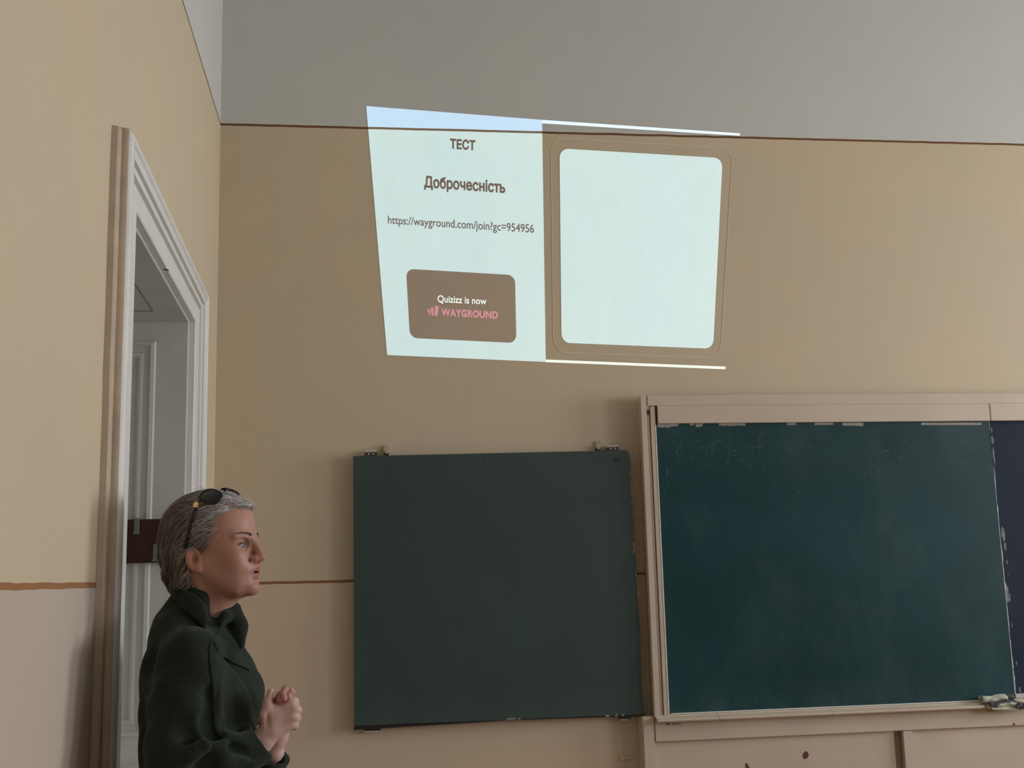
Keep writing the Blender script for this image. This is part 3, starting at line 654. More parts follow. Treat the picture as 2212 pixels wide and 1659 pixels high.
# ---- head frame
HY = math.radians(-21.5); HT = math.radians(0)
Hf = np.array([math.cos(HY), math.sin(HY), 0]); Hl = np.array([-math.sin(HY), math.cos(HY), 0]); Hu = np.array([0, 0, 1.])
HO = Wp(465, 1181)
HM = np.stack([Hf, Hl, Hu], 1)
def h2w(P):
    P = np.array(P, float); x, z = P[..., 0], P[..., 2]; t = np.clip((x-.03)/.06, 0, 1); t = t*t*(3-2*t)
    P[..., 0] = x-t*np.interp(z, [-.11, -.09, -.065, -.02, .02, .05, .1], [.001, .003, .0085, .0075, .0085, .0125, .012])
    return HO+P@HM.T
def w2h(P): return (np.asarray(P)-HO)@HM
H = Field((-.15, -.115, -.235), (.15, .115, .14), .0016)
H.ell((-.012, 0, .035), (.098, .073, .084), 0)
H.ell((.040, 0, .047), (.0635, .0625, .062), .035)
H.ell((.034, 0, -.030), (.070, .060, .075), .03)
H.ell((.045, 0, -.075), (.058, .044, .034), .03)          # jaw
for sd in (-1, 1): H.cone((-.005, sd*.055, -.045), (.070, sd*.026, -.094), .018, .015, .03)
H.ell((.0965, 0, -.094), (.0165, .019, .0175), .022)           # chin
for sd in (-1, 1):
    H.ell((.074, sd*.043, -.022), (.022, .018, .020), .025)   # cheekbone
    H.ell((.076, sd*.031, -.050), (.020, .018, .022), .03)
    H.cone((.1005, sd*.012, .020), (.082, sd*.046, .021), .0075, .0075, .014)   # brow ridge
    H.ell((.0965, sd*.032, .002), (.0115, .0165, .0105), .010, 'sub')            # socket
H.cone((.1035, 0, .014), (.1205, 0, -.020), .0066, .0086, .014)    # nose bridge
H.ell((.1230, 0, -.0280), (.0105, .0102, .0092), .008)
for sd in (-1, 1):
    H.ell((.1120, sd*.0120, -.0305), (.0100, .0072, .0080), .008)
H.ell((.110, 0, -.034), (.012, .010, .006), .008)
for sd in (-1, 1): H.ell((.1165, sd*.0070, -.0395), (.0050, .0030, .0028), .002, 'sub')
H.ell((.0955, 0, -.054), (.0150, .028, .020), .018)               # mouth mound
H.cone((.1108, 0, -.0522), (.0935, .0255, -.0610), .0044, .0024, .006); H.cone((.1108, 0, -.0522), (.0935, -.0255, -.0610), .0044, .0024, .006)
H.cone((.1095, .004, -.0695), (.0945, .0240, -.0622), .0053, .0027, .006); H.cone((.1095, -.004, -.0695), (.0945, -.0240, -.0622), .0053, .0027, .006)
H.ell((.1070, 0, -.0608), (.013, .0195, .0027), .002, 'sub')       # parted lips
H.ell((.1125, 0, -.0815), (.006, .014, .004), .010, 'sub')
for sd in (-1, 1):
    H.cone((.1035, sd*.0195, -.034), (.0965, sd*.030, -.058), .0014, .0014, .008, 'sub')   # nasolabial fold
    # eyelids around the ball
    H.ell((.0845, sd*.032, .0010), (.0131, .0150, .0122), .005)
    H.ell((.0968, sd*.0326, .0000), (.0088, .0140, .0058), .0012, 'sub')
# neck
H.cone((-.022, 0, -.055), (-.040, 0, -.17), .054, .056, .03); H.cone((.020, 0, -.090), (.000, 0, -.19), .028, .034, .04)
H.cone((-.040, 0, -.17), (-.045, 0, -.26), .056, .055, .02)
for sd in (-1, 1): H.cone((-.020, sd*.058, -.06), (.022, sd*.014, -.195), .009, .008, .015)   # neck muscles
# ears
for sd in (-1, 1):
    c = np.array((-.012, sd*.077, -.030))
    ax = np.array((.93, sd*-.36, 0)); ax2 = np.array((-.22, 0, .97)); ax2 /= np.linalg.norm(ax2); ax -= ax2*(ax@ax2); ax /= np.linalg.norm(ax); nz_ = np.cross(ax, ax2)
    R = np.stack([ax, ax2, nz_], 0).T; R = [list(R[0]), list(R[1]), list(R[2])]
    H.ell(c+(0, sd*.001, .002), (.0175, .0285, .0075), .004, R=R)
    off = nz_*(1 if nz_[1]*sd > 0 else -1)
    H.ell(c+off*.0075+ax*.003+ax2*.003, (.0120, .0210, .0062), .002, 'sub', R=R)
    H.chain([c+off*.0035+ax*a+ax2*b2 for a, b2 in ((.006, -.012), (-.005, -.008), (-.007, .004), (-.002, .014))], [.003, .003, .0028, .0025], .003)
    H.ell(c+off*.006+ax*.004+ax2*-.002, (.0045, .0065, .006), .003, 'sub', R=R)
    H.ell(c+ax*.007-ax2*.024+off*.001, (.0075, .0085, .005), .006, R=R)
    H.ell(c+ax*.0125-ax2*.003+off*.002, (.003, .005, .003), .003, R=R)
hp, hq = H.mesh()
def sm(x, a, b): t = np.clip((x-a)/(b-a), 0, 1); return t*t*(3-2*t)
x, y, z = hp.T
sk = np.tile(np.array([.40, .225, .165]), (len(hp), 1))
def blend(w, c): 
    global sk
    sk = sk*(1-w[:, None])+np.array(c)*w[:, None]
blend(.55*np.exp(-(((x-.085)/.025)**2+((np.abs(y)-.040)/.02)**2+((z+.028)/.022)**2)), (.52, .24, .19))
blend(.5*np.exp(-(((x-.122)/.014)**2+(y/.016)**2+((z+.03)/.014)**2)), (.48, .19, .15))
blend(sm(x, .07, .1)*sm(z, .02, .05)*.5, (.52, .31, .25))
blend(np.clip(sm(x, -.03, .0)*sm(-np.abs(y), -.095, -.072)*0+(np.abs(y) > .072)*(z < 0)*(z > -.07)*(x < .012)*.6, 0, 1), (.50, .22, .14))
lu = np.exp(-((z+.0522+.0055*(np.abs(y)/.02)**2)/.0036)**2*1.0)*(np.abs(y) < .0260)*(x > .088); ll = np.exp(-((z+.0690-.0045*(np.abs(y)/.02)**2)/.0042)**2)*(np.abs(y) < .0245)*(x > .088)
blend(np.clip(np.maximum(lu, ll), 0, .9), (.33, .075, .075))
blend(((z > -.066) & (z < -.057) & (np.abs(y) < .018) & (x > .080) & (x < .1070))*.9, (.10, .02, .02))
blend(.45*np.exp(-(((np.abs(y)-.031)/.018)**2+((z-.001)/.011)**2))*(x > .08), (.33, .17, .15))
ec_ = np.exp(-(((x+.007)/.009)**2+((z+.030)/.014)**2))*(np.abs(y) > .070)*(np.abs(y) < .0835); blend(.75*ec_, (.20, .075, .05))  # hollow of the ear shaded by a darker skin colour
skin_parts = [(h2w(hp), hq, sk)]
# ---- hands
S1, S2, S3, S4 = (np.array([.60, .42, .375]), np.array([.36, .085, .07]), None, None)
def hand_field(pts):
    P = np.array(pts); return Field(P.min(0)-.035, P.max(0)+.035, .0016)
MP = .00111
cR = lambda x, y, d=0.: Wp(x, y, d)
D0 = -.105          # depth of the clasp relative to the body axis
HF = Field(Wp(535, 1650, D0-.07)-np.array([0, .03, 0]), Wp(665, 1465, D0+.12), .0015)
# right (near) hand: wrist -> palm -> knuckles at the right silhouette
w_ = cR(566, 1602, D0+.000)
HF.cone(cR(520, 1632, D0-.01), cR(566, 1600, D0), .030, .0245, .01)
HF.cone(cR(566, 1600, D0), cR(586, 1575, D0-.002), .0235, .0245, .012)
kn = [cR(628, 1516, D0-.004), cR(634, 1533, D0-.008), cR(632, 1550, D0-.008), cR(627, 1565, D0-.002)]
for i, k_ in enumerate(kn): HF.cone(cR(586+i*1.0, 1566+i*5, D0-.002), k_, .0165, .0105, .010)
HF.ell(cR(608, 1545, D0+.002), (.030, .014, .036), .012)
for i, k_ in enumerate(kn):                       # fingers bend over the far hand and curl back
    a = k_+np.array([.0075, .012, -.001]); b2 = a+np.array([.000, .026, -.006]); c_ = b2+np.array([-.024, .018, -.004]); d_ = c_+np.array([-.020, .003, -.002])
    HF.chain([k_, a, b2, c_, d_], [.0108, .0100, .0092, .0082, .0070], .002)
    HF.ell(k_+np.array([.006, .001, .001]), (.0085, .0085, .0080), .004)
th = [cR(580, 1572, D0-.006), cR(574, 1545, D0-.013), cR(578, 1518, D0-.010), cR(585, 1494, D0-.004)]
HF.chain(th, [.0165, .0125, .0098, .0078], .006)
HF.ell(cR(590, 1550, D0-.010), (.017, .012, .024), .012)
HF.ell(cR(578, 1556, D0-.025), (.0030, .006, .013), .010, 'sub')
# left (far) hand behind, fingers over the top of the near hand
HF.cone(cR(586, 1632, D0+.064), cR(598, 1590, D0+.052), .024, .021, .006)
HF.cone(cR(600, 1590, D0+.052), cR(606, 1540, D0+.040), .023, .027, .01)
HF.ell(cR(606, 1545, D0+.040), (.030, .016, .038), .01)
for (p0, p1, p2, r) in (((612, 1510, .036), (616, 1489, .014), (611, 1499, -.010), .0082), ((622, 1508, .040), (629, 1494, .020), (624, 1503, -.004), .0076), ((602, 1520, .034), (604, 1502, .006), (613, 1508, -.016), .0085), ((594, 1530, .030), (598, 1512, .004), (606, 1511, -.014), .0080)):
    HF.chain([cR(p0[0], p0[1], D0+p0[2]), cR(p1[0], p1[1], D0+p1[2]), cR(p2[0], p2[1], D0+p2[2])], [r*1.1, r, r*.92], .0015)
HF.chain([cR(588, 1562, D0+.030), cR(574, 1556, D0+.004), cR(569, 1547, D0-.010)], [.010, .0088, .0075], .002)   # far thumb tip
HF.chain([cR(566, 1562, D0+.004), cR(563, 1555, D0-.006)], [.0085, .0078], .0015)
fp, fq = HF.mesh()
tips = np.array([cR(612, 1497, D0-.004), cR(627, 1499, D0+.004), cR(610, 1508, D0-.014), cR(600, 1512, D0-.008), cR(616, 1489, D0+.014), cR(564, 1555, D0-.004)])
dd = np.min(np.linalg.norm(fp[:, None, :]-tips[None], axis=2), 1); wt = np.clip(1.35-dd/.0125, 0, 1)[:, None]*1.0
fc = S1*(1-wt)+S2*wt
kd = np.min(np.linalg.norm(fp[:, None, :]-(np.array(kn)+[.008, 0, 0])[None], axis=2), 1); kw = np.exp(-(kd/.009)**2)[:, None]*.25; fc = fc*(1-kw)+np.array([.50, .25, .20])*kw
skin_parts.append((fp, fq, fc))
# ---- body core below the clothes (coarse): torso, arms, legs, feet
TY = math.radians(-24); Tf = np.array([math.cos(TY), math.sin(TY), 0]); Tl = np.array([-math.sin(TY), math.cos(TY), 0])
TR_ = [[Tf[0], Tl[0], 0], [Tf[1], Tl[1], 0], [0, 0, 1]]
C0 = Wp(432, 1470); 
def T(f, l, z): return C0+Tf*f+Tl*l+np.array([0, 0, z])
zc = C0[2]
BF = Field((-.12, YP-.36, -.005), (.62, YP+.36, 1.42), .010)
BF.ell(T(0, 0, -.04), (.085, .125, .15), 0, R=TR_); BF.cone(T(-.02, 0, .02), Wp(436, 1350), .05, .045, .04); BF.ell(T(-.015, 0, -.24), (.09, .13, .14), .05, R=TR_); BF.ell(T(-.02, 0, -.42), (.10, .155, .13), .05, R=TR_)
SHR, ELR, WRR = Wp(406, 1408, -.150), Wp(384, 1640, -.19), Wp(566, 1604, D0)
SHL = T(-.035, .150, .050); ELL, WRL = Wp(490, 1650, .17), Wp(590, 1624, D0+.062)
for (a, b2, c_) in ((SHR, ELR, WRR), (SHL, ELL, WRL)): BF.chain([a, b2, c_], [.034, .032, .026], .01)
for sd in (-1, 1):
    hpj = T(-.02, sd*.085, -.50); kn_ = np.array([hpj[0]+.02+.01*sd, hpj[1]-.01, .50]); an = np.array([hpj[0]-.005+.02*sd, hpj[1], .09])
    BF.chain([hpj, kn_, an], [.085, .056, .037], .02)
bp, bq = BF.mesh()
skin_parts.append((bp, bq, np.tile(S1, (len(bp), 1))))
off = 0; PP, QQ, CC = [], [], []
for (p, q, c) in skin_parts: PP.append(p); QQ.append(q+off); CC.append(c); off += len(p)
body = to_mesh('body', np.concatenate(PP), np.concatenate(QQ), M_SKIN, woman, np.concatenate(CC))
# ---- eyes, brows, teeth
M_EYE = mat_vc('eye', .15, .5)
for sd in (-1, 1):
    E_ = Field((.066, sd*.032-.018, -.018), (.103, sd*.032+.018, .018), .0009); ec = np.array([.0848, sd*.032, .0]); E_.ell(ec, (.0127,)*3, 0)
    ep, eq = E_.mesh(); gd = np.array([.97, -.16, .02]); gd /= np.linalg.norm(gd); dv = (ep-ec)/.0127; ang = np.arccos(np.clip(dv@gd, -1, 1))
    ecol = np.tile(np.array([.42, .37, .35]), (len(ep), 1)); ecol[ang < .50] = (.10, .13, .16); ecol[ang < .22] = (.008, .008, .01); to_mesh('eye', h2w(ep), eq, M_EYE, woman, ecol)
M_BROW = mat_paint('eyebrow', (.085, .055, .045), .8)
rr = random.Random(9)
def surf(F, P, it=6, off=0.):
    P = np.asarray(P, float)
    for _ in range(it): P = P-F.grad(P)*(F.val(P)-off)[:, None]
    return P
for sd in (-1, 1):
    mb = MB()
    for k in range(60):
        t = k/59; p = np.array([[.104-.02*t*t, sd*(.014+.031*t), .0225+.0060*math.sin(min(t*1.1, 1)*math.pi*.7)-.004*t*t+rr.uniform(-.0018, .0018)*(1.15-t)]]); p = surf(H, p, 6, .0003)
        p2 = surf(H, p+np.array([[-.002-.003*t, sd*.0050, .0022*(1-t*1.4)]]), 6, .0008); mb.tube([h2w(p[0]), h2w((p[0]+p2[0])/2)+np.array(Hf)*.0004, h2w(p2[0])], [.0014*(1.35-t), .0013*(1.35-t), .0004], 4)
    mb.build('eyebrow', M_BROW, woman)
    mb = MB()                                           # upper lash line
    ps = [h2w(surf(H, np.array([[.0975-.006*t*t, sd*(.0325+.0132*t), .0046-.0040*t*t-.0008*(t > 0)*t]]), 4, .0004)[0]) for t in np.linspace(-1, 1, 13)]
    mb.tube(ps, [.0004]+[.0013]*11+[.0005], 5); mb.build('eyelash', M_BROW, woman)
tb = MB()
for k in range(-3, 4): c_ = np.array([.1015-.0012*k*k*.35, k*.0050, -.0590]); tb.add(*[(lambda q: ([tuple(h2w(p)) for p in q], [(0, 1, 3, 2), (4, 6, 7, 5), (0, 4, 5, 1), (2, 3, 7, 6), (0, 2, 6, 4), (1, 5, 7, 3)]))([c_+np.array([a*.0015, b3*.0024, d*.0028]) for a in (-1, 1) for b3 in (-1, 1) for d in (-1, 1)])][0])
tb.build('teeth', mat_paint('teeth', (.55, .50, .42), .3), woman)
# ---- hair
HH = Field((-.17, -.13, -.135), (.15, .13, .155), .002)
HH.ell((-.020, 0, .040), (.108, .083, .088), 0)
HH.ell((.035, .0, .070), (.066, .058, .044), .02)
HH.ell((-.062, 0, .0), (.055, .074, .080), .03)
HH.ell((-.054, 0, -.055), (.047, .064, .040), .02)
HH.ell((.082, .0, .088), (.020, .040, .013), .014)                      # curl above the forehead
for sd in (-1, 1): HH.cone((-.040, sd*.066, -.02), (-.030, sd*.062, -.080), .022, .013, .02)
for q, r_ in (((-.106, -.02, -.030), .016), ((-.088, -.045, -.062), .015), ((-.072, -.04, -.092), .015), ((-.088, .01, -.07), .015), ((-.10, .03, -.03), .016), ((-.046, -.056, -.085), .014)): HH.ell(q, (r_,)*3, .02)
X, Y, Z = HH.ax[0][:, None, None], HH.ax[1][None, :, None], HH.ax[2][None, None, :]
zk = [-.20, -.06, -.040, -.012, .005, .04, .07, .085, .097, .2]; xk = [-.020, -.022, -.034, .012, .024, .046, .058, .074, .105, .16]
xh = np.interp(Z, zk, xk); xh = xh+np.maximum(0, .055-np.abs(Y))*.45*(Z > .05)
cut = (X-xh)*.8; HH.F = np.maximum(HH.F, cut.astype(np.float32))
earc = np.sqrt(((X+.006)/.024)**2+((Z+.030)/.030)**2)-1; HH.F = np.maximum(HH.F, (-(earc*.02)-(np.abs(Y) < .05)*1.).astype(np.float32))
yp_, q_ = HH.mesh()
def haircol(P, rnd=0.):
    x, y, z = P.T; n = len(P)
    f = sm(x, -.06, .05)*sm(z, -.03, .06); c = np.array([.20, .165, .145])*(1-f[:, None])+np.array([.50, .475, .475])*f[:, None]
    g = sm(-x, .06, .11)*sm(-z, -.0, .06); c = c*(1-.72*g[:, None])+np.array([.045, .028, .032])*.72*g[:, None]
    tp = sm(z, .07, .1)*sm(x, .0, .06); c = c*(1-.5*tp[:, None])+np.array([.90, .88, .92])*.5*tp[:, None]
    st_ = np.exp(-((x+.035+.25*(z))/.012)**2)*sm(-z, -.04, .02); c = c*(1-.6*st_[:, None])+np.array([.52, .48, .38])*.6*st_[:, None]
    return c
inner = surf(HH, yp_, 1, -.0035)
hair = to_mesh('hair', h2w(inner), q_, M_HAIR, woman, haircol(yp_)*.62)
rng = np.random.default_rng(3)
NS = 7500; N = 16
sd_ = yp_[rng.integers(0, len(yp_), NS)]+rng.normal(0, .0015, (NS, 3))
keep = (HH.val(sd_) > -.004); sd_ = sd_[keep]; NS = len(sd_)
paths = np.zeros((NS, N, 3)); P = surf(HH, sd_, 3, .0); wav = rng.uniform(0, 6.28, NS); cl = np.floor(P[:, 1]*70+np.sin(P[:, 2]*60)+P[:, 0]*10); ph = cl*1.7
lens = rng.uniform(.0022, .0052, NS); lift = rng.uniform(-.002, .004, NS)+.0016*np.sin(cl*2.3)+(rng.random(NS) < .05)*rng.uniform(.002, .007, NS)
for i in range(N):
    paths[:, i] = P; x, y, z = P.T
    top = sm(z, .03, .10); back = sm(-x, .03, .10)
    d = np.stack([-1.0+.55*back, .25*np.sign(y)*(top*.6)-(1-top)*0, -.10-.95*(1-top)*(.35+.65*sm(-x, -.02, .07))-1.2*back*(1-top*.5)], 1)
    w = np.sin(ph+i*.38+z*55)*.48+np.sin(wav+i*.9)*.16; d[:, 2] += w*.8; d[:, 1] += w*.5
    nn = HH.grad(P, .004); d -= nn*(d*nn).sum(1, keepdims=True); d /= np.linalg.norm(d, axis=1, keepdims=True)+1e-9
    P = P+d*lens[:, None]; v = HH.val(P); P = P-nn*(v-lift)[:, None]*.7
rad = np.full(NS, 1.)[:, None]*np.interp(np.arange(N), [0, 3, N-4, N-1], [.0003, .0008, .0007, .0001])[None]
t = np.gradient(paths, axis=1); t /= np.linalg.norm(t, axis=2, keepdims=True)+1e-9
nn = HH.grad(paths.reshape(-1, 3), .004).reshape(paths.shape); bt = np.cross(t, nn)
V = np.stack([paths+bt*rad[..., None], paths+nn*rad[..., None]*.9, paths-bt*rad[..., None]], 2)      # NS,N,3,3
idx = np.arange(NS*N*3).reshape(NS, N, 3)
qs = [np.stack([idx[:, :-1, a], idx[:, :-1, (a+1) % 3], idx[:, 1:, (a+1) % 3], idx[:, 1:, a]], -1).reshape(-1, 4) for a in range(3)]
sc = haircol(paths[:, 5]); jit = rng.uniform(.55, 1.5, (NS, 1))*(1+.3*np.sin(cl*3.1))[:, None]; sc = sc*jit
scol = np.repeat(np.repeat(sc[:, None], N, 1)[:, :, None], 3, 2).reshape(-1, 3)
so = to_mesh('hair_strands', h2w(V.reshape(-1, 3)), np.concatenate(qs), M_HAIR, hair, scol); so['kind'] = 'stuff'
# ---- jacket
M_COAT, nt, b = new_mat('dark_green_wool', .95, .12); P_ = pos(nt)
nt.links.new(nmix(nt, nramp(nt, nnoise(nt, P_, 300, 3, .7), .3, .7), (.010, .0135, .0095), (.026, .034, .026)), b.inputs['Base Color']); bump(nt, b, nnoise(nt, P_, 420, 3), .5, .0015)
b.inputs['Sheen Weight'].default_value = .25; b.inputs['Sheen Roughness'].default_value = .5; b.inputs['Sheen Tint'].default_value = (.35, .45, .38, 1)
CF = Field((-.02, YP-.33, .70), (.56, YP+.33, 1.50), .0042)
CF.ell(T(.0, 0, -.045), (.118, .160, .165), 0, R=TR_)
CF.ell(T(-.018, 0, .064), (.082, .142, .108), .04, R=TR_)
CF.ell(T(.050, -.055, -.035), (.070, .065, .070), .04, R=TR_); CF.ell(T(.050, .055, -.035), (.070, .065, .070), .04, R=TR_)
CF.ell(T(.0, 0, -.26), (.115, .155, .24), .06, R=TR_); CF.ell(T(-.005, 0, -.45), (.135, .19, .20), .06, R=TR_)
CF.cone(T(-.028, 0, .12), Wp(432, 1308), .078, .066, .04)
CF.cone(SHR+[.004, 0, -.012], SHR+[.0, 0, -.10], .066, .073, .03); CF.cone(SHR+[.0, 0, -.10], ELR+[0, 0, .02], .073, .068, .03)
CF.chain([ELR, Wp(470, 1640, -.17), Wp(545, 1612, D0-.008)], [.060, .056, .045], .02); CF.cone(Wp(545, 1612, D0-.008), Wp(566, 1600, D0-.004), .045, .044, .01)
CF.chain([SHL+[0, 0, -.01], SHL+[.01, 0, -.10], ELL, Wp(560, 1655, .05), Wp(586, 1634, D0+.066)], [.054, .058, .056, .050, .041], .025)
# folds
def fold(pts, r, k=.02, mode='add'): CF.chain([np.array(p) for p in pts], [r]*len(pts), k, mode)
for (pp, r, dy, md) in (([(398, 1560), (420, 1610), (452, 1640)], .012, -.245, 'sub'), ([(470, 1600), (500, 1630), (540, 1640)], .009, -.185, 'sub'), ([(475, 1625), (510, 1648), (545, 1655)], .008, -.185, 'add'),
                        ([(455, 1500), (452, 1560), (446, 1590)], .012, -.20, 'sub'), ([(380, 1650), (420, 1625), (445, 1612)], .010, -.255, 'add'),
                        ([(474, 1440), (482, 1510), (480, 1580)], .010, -.13, 'add'), ([(490, 1460), (500, 1520), (505, 1575)], .010, -.13, 'sub')):
    fold([Wp(a, b2, dy) for a, b2 in pp], r, .03, md)
X, Y, Z = CF.ax[0][:, None, None], CF.ax[1][None, :, None], CF.ax[2][None, None, :]
CF.F = CF.F+(.0022*np.sin(X*55+Z*38+np.sin(Y*30)*2)+.0016*np.sin(Z*75-X*40+Y*60)).astype(np.float32)*np.float32(1)
CF.F = np.maximum(CF.F, (.78-Z)+0*X+0*Y)                                  # hem
# cuff openings
for (a, b2, r_) in ((Wp(562, 1602, D0-.004), Wp(585, 1585, D0-.002), .034), (Wp(584, 1638, D0+.066), Wp(594, 1604, D0+.056), .031)):
    d = (b2-a)/np.linalg.norm(b2-a); a2 = a+d*.004; cutp = (X-a2[0])*d[0]+(Y-a2[1])*d[1]+(Z-a2[2])*d[2]
    near = np.sqrt((X-a[0])**2+(Y-a[1])**2+(Z-a[2])**2)-.062
    CF.F = np.where(near < 0, np.maximum(CF.F, cutp.astype(np.float32)), CF.F)
    CF.cone(a-d*.03, a+d*.05, r_, r_, 0, 'sub')
# neck opening and V
nk = h2w(np.array([[-.035, 0, -.20], [-.015, 0, -.08]]))
CF.cone(nk[0]+[0, 0, .02], nk[1]+[0, 0, .06], .050, .064, .006, 'sub')
Vp = Wp(474, 1348, -.07)
CF.chain([nk[1]+Hf*.02, Vp+[0, 0, .0]], [.045, .010], .004, 'sub')
CF.chain([Wp(500, 1310, .05), Wp(497, 1318, .0), Wp(489, 1333, -.045), Wp(479, 1349, -.078)], [.007, .0075, .006, .003], .024)
CF.chain([Wp(507, 1320, .01), Wp(519, 1352, -.005), Wp(523, 1392, -.035)], [.009, .009, .006], .035)
cp_, cq_ = CF.mesh()
coat = to_mesh('jacket', cp_, cq_, M_COAT, woman); coat['label'] = 'dark green woollen jacket with notched lapels'
# patches lying on the jacket: collar, lapels, front panel edge (grid cast onto the jacket surface)
from mathutils.bvhtree import BVHTree
bvh = BVHTree.FromPolygons([tuple(v) for v in cp_], [tuple(int(i) for i in f) for f in cq_])
def inpoly(x, y, poly):
    c = False; n = len(poly)
    for i in range(n):
        (x1, y1), (x2, y2) = poly[i], poly[(i+1) % n]
        if (y1 > y) != (y2 > y) and x < (x2-x1)*(y-y1)/(y2-y1)+x1: c = not c
    return c
def patch(name, rowsA, rowsB, off, th, n=28, m=10, roll=0., back=None):
    """sheet between two edge curves given on the jacket, laid off its surface"""
    def L(poly, t):
        d = t*(len(poly)-1); i = min(int(d), len(poly)-2); f = d-i; return poly[i][0]*(1-f)+poly[i+1][0]*f, poly[i][1]*(1-f)+poly[i+1][1]*f
    G = np.full((n, m, 3), np.nan)
    for i in range(n):
        for j in range(m):
            a = L(rowsA, i/(n-1)); c = L(rowsB, i/(n-1)); v = j/(m-1); px, py = a[0]*(1-v)+c[0]*v, a[1]*(1-v)+c[1]*v
            d = ray(px, py).normalized(); h_ = bvh.ray_cast(CAM, d)
            if h_[0] is None or (h_[0]-CAM).length > 3.6:
                h2_ = bvh.find_nearest(CAM+d*2.72); h_ = (h2_[0], h2_[1])
                p = Vector(h_[0])
            else: p = h_[0]
            G[i, j] = np.array(p-d*(off+roll*math.sin(math.pi*v)))
    for _ in range(3):                                  # relax depth jumps
        K = G.copy(); K[1:-1] = .5*G[1:-1]+.25*(G[:-2]+G[2:]); 
        K[:, 1:-1] = .5*K[:, 1:-1]+.25*(K[:, :-2]+K[:, 2:])
        dr = np.array(ray(450, 1400).normalized()); G = G+dr*(((K-G)@dr)[..., None])
    idx = np.arange(n*m).reshape(n, m); Q = np.stack([idx[:-1, :-1], idx[:-1, 1:], idx[1:, 1:], idx[1:, :-1]], -1).reshape(-1, 4)
    o = to_mesh(name, G.reshape(-1, 3), Q, M_COAT, coat); md = o.modifiers.new('t', 'SOLIDIFY'); md.thickness = th; md.offset = -1 if True else 0; return o
patch('front_panel', [(458, 1378), (470, 1403), (485, 1425), (505, 1446), (525, 1472), (543, 1503), (552, 1540), (556, 1568)], [(452, 1400), (453, 1425), (455, 1450), (458, 1480), (460, 1510), (462, 1540), (464, 1570), (470, 1590)], .004, .004)
patch('lapel', [(476, 1346), (488, 1358), (500, 1373), (511, 1388), (523, 1412), (533, 1430), (541, 1447)], [(464, 1387), (465, 1391), (468, 1398), (472, 1408), (486, 1421), (503, 1432), (540, 1448)], .009, .005, roll=.003)
patch('collar', [(374.5, 1271), (396, 1273), (412, 1280), (427, 1288), (448, 1309), (462, 1326), (475, 1341)], [(372.6, 1290), (384, 1303), (394, 1315), (418, 1334), (437, 1352), (447, 1365), (470, 1374)], .010, .006, roll=.004)
# ---- trousers and shoes (below the picture)
TF = Field((-.12, YP-.30, .05), (.55, YP+.30, .95), .010)
TF.ell(T(-.02, 0, -.45), (.115, .17, .14), 0, R=TR_)
for sd in (-1, 1):
    hpj = T(-.02, sd*.085, -.50); kn_ = np.array([hpj[0]+.02+.01*sd, hpj[1]-.01, .50]); an = np.array([hpj[0]-.005+.02*sd, hpj[1], .09]); TF.chain([hpj, kn_, an], [.10, .075, .065], .02)
tp_, tq_ = TF.mesh(); to_mesh('trousers', tp_, tq_, mat_paint('black_trousers', (.015, .015, .018), .9), woman)
SF = Field((-.10, YP-.30, -.002), (.55, YP+.30, .13), .005)
for sd in (-1, 1):
    hpj = T(-.02, sd*.085, -.50); an = np.array([hpj[0]-.005+.02*sd, hpj[1], .055]); SF.cone(an, an+Tf*.14+[0, 0, -.02], .042, .030, .03); SF.ell(an+Tf*.10+[0, 0, -.025], (.10, .042, .028), .02, R=TR_)
SF.F = np.maximum(SF.F, -(SF.ax[2][None, None, :]-.003)+0*SF.F); sp_, sq_ = SF.mesh(); to_mesh('shoe', sp_, sq_, mat_paint('black_leather', (.012, .012, .012), .4), woman)['name'] = 'shoes'
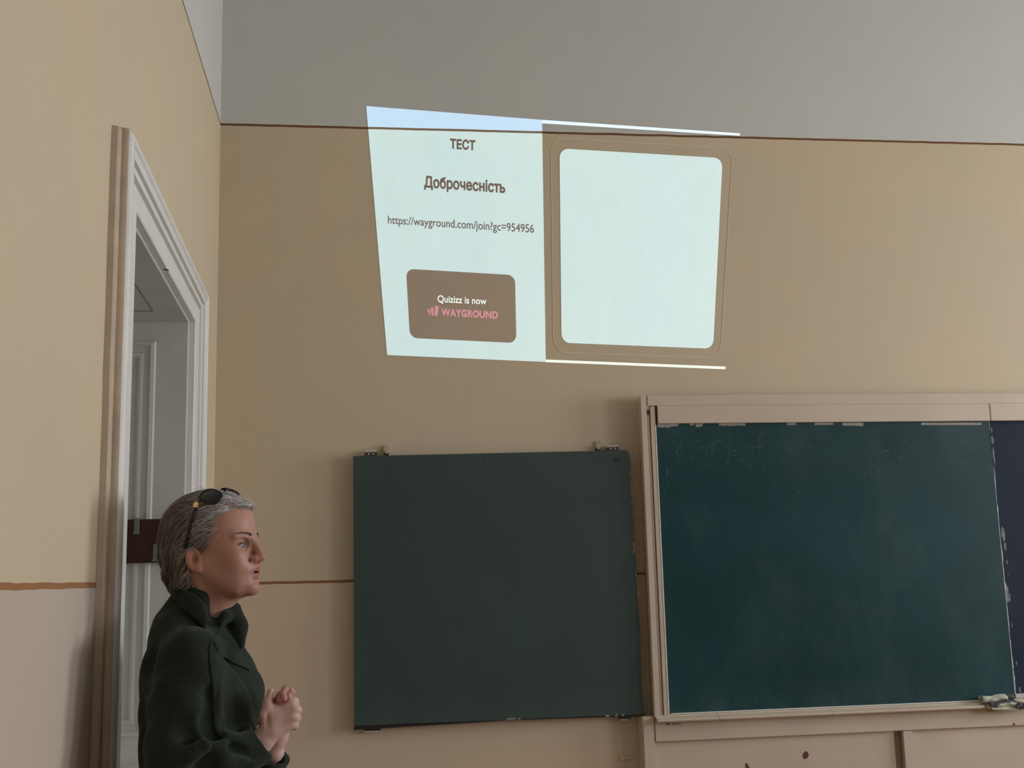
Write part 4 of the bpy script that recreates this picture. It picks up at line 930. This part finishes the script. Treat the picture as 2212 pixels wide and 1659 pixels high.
# ---- sunglasses pushed up on the head
gl = empty('sunglasses', tuple(h2w((.01, 0, .12)))); tag(gl, 'dark sunglasses with gold hinge pushed up on the grey hair', 'sunglasses')
M_LENS, nt, b = new_mat('dark_lens', .3, .4, color=(.010, .010, .020)); M_BLK = mat_paint('black_plastic', (.012, .009, .009), .3); M_GOLD = mat_paint('gold_metal', (.85, .66, .30), .3, .05, 50, .6); M_GOLD.node_tree.nodes['Principled BSDF'].inputs['Metallic'].default_value = .7
def lens(c, e1, e2, a, b2, bulge=.0065):
    c, e1, e2 = map(np.array, (c, e1, e2)); e1 = e1/np.linalg.norm(e1); e2 = e2-e1*(e2@e1); e2 /= np.linalg.norm(e2); nr = np.cross(e1, e2); nr = nr if nr[2] > 0 else -nr
    vs = [c+nr*bulge]; nt_ = 28; fs = []
    for k, rr_ in enumerate((.35, .7, 1)):
        for i in range(nt_):
            t = 2*math.pi*i/nt_; q = (abs(math.cos(t))**2.6+abs(math.sin(t))**2.6)**(-1/2.6); vs.append(c+e1*a*rr_*q*math.cos(t)+e2*b2*rr_*q*math.sin(t)+nr*bulge*(1-rr_**2))
    for i in range(nt_): fs.append((0, 1+i, 1+(i+1) % nt_))
    for k in range(2):
        for i in range(nt_): fs.append((1+k*nt_+i, 1+(k+1)*nt_+i, 1+(k+1)*nt_+(i+1) % nt_, 1+k*nt_+(i+1) % nt_))
    rim = vs[1+2*nt_:]+[vs[1+2*nt_]]
    o = MB().add([h2w(v) for v in vs], fs).build('lens', M_LENS, gl, smooth=True); md = o.modifiers.new('t', 'SOLIDIFY'); md.thickness = .002
    MB().tube([h2w(v) for v in rim], .0014, 6, cap=False).build('rim', M_BLK, gl, smooth=True); return o
lens((.018, -.057, .1115), (.93, -.22, -.34), (.10, .62, .70), .029, .021)
lens((.018, .036, .119), (.93, .22, -.34), (.10, -.60, .70), .027, .020)
MB().tube([h2w(p) for p in ((.034, -.024, .127), (.036, -.010, .131), (.032, .006, .129))], .0022, 8).build('bridge', M_BLK, gl, smooth=True)
for sd in (-1, 1):
    ps = [h2w(p) for p in ((-.006, sd*.078, .092), (-.010, sd*.085, .068), (-.017, sd*.086, .040), (-.025, sd*.086, .010), (-.031, sd*.083, -.010))]
    MB().tube(ps, [.0034, .0042, .0048, .0050, .0036], 8).build('temple_arm', M_BLK, gl, smooth=True)
    c_ = np.array([-.005, sd*.081, .0920]); mb = MB(); mb.prism([h2w(c_+np.array(q)) for q in ((-.007, sd*.001, -.005), (-.0065, sd*.0, .004), (.000, -sd*.002, .009), (.006, -sd*.001, .003), (.004, sd*.0015, -.006))], Vector((-Hl*.003*(1 if sd < 0 else -1)))); o = mb.build('hinge', M_GOLD, gl, bevel=.0008); o['label'] = 'gold hinge'
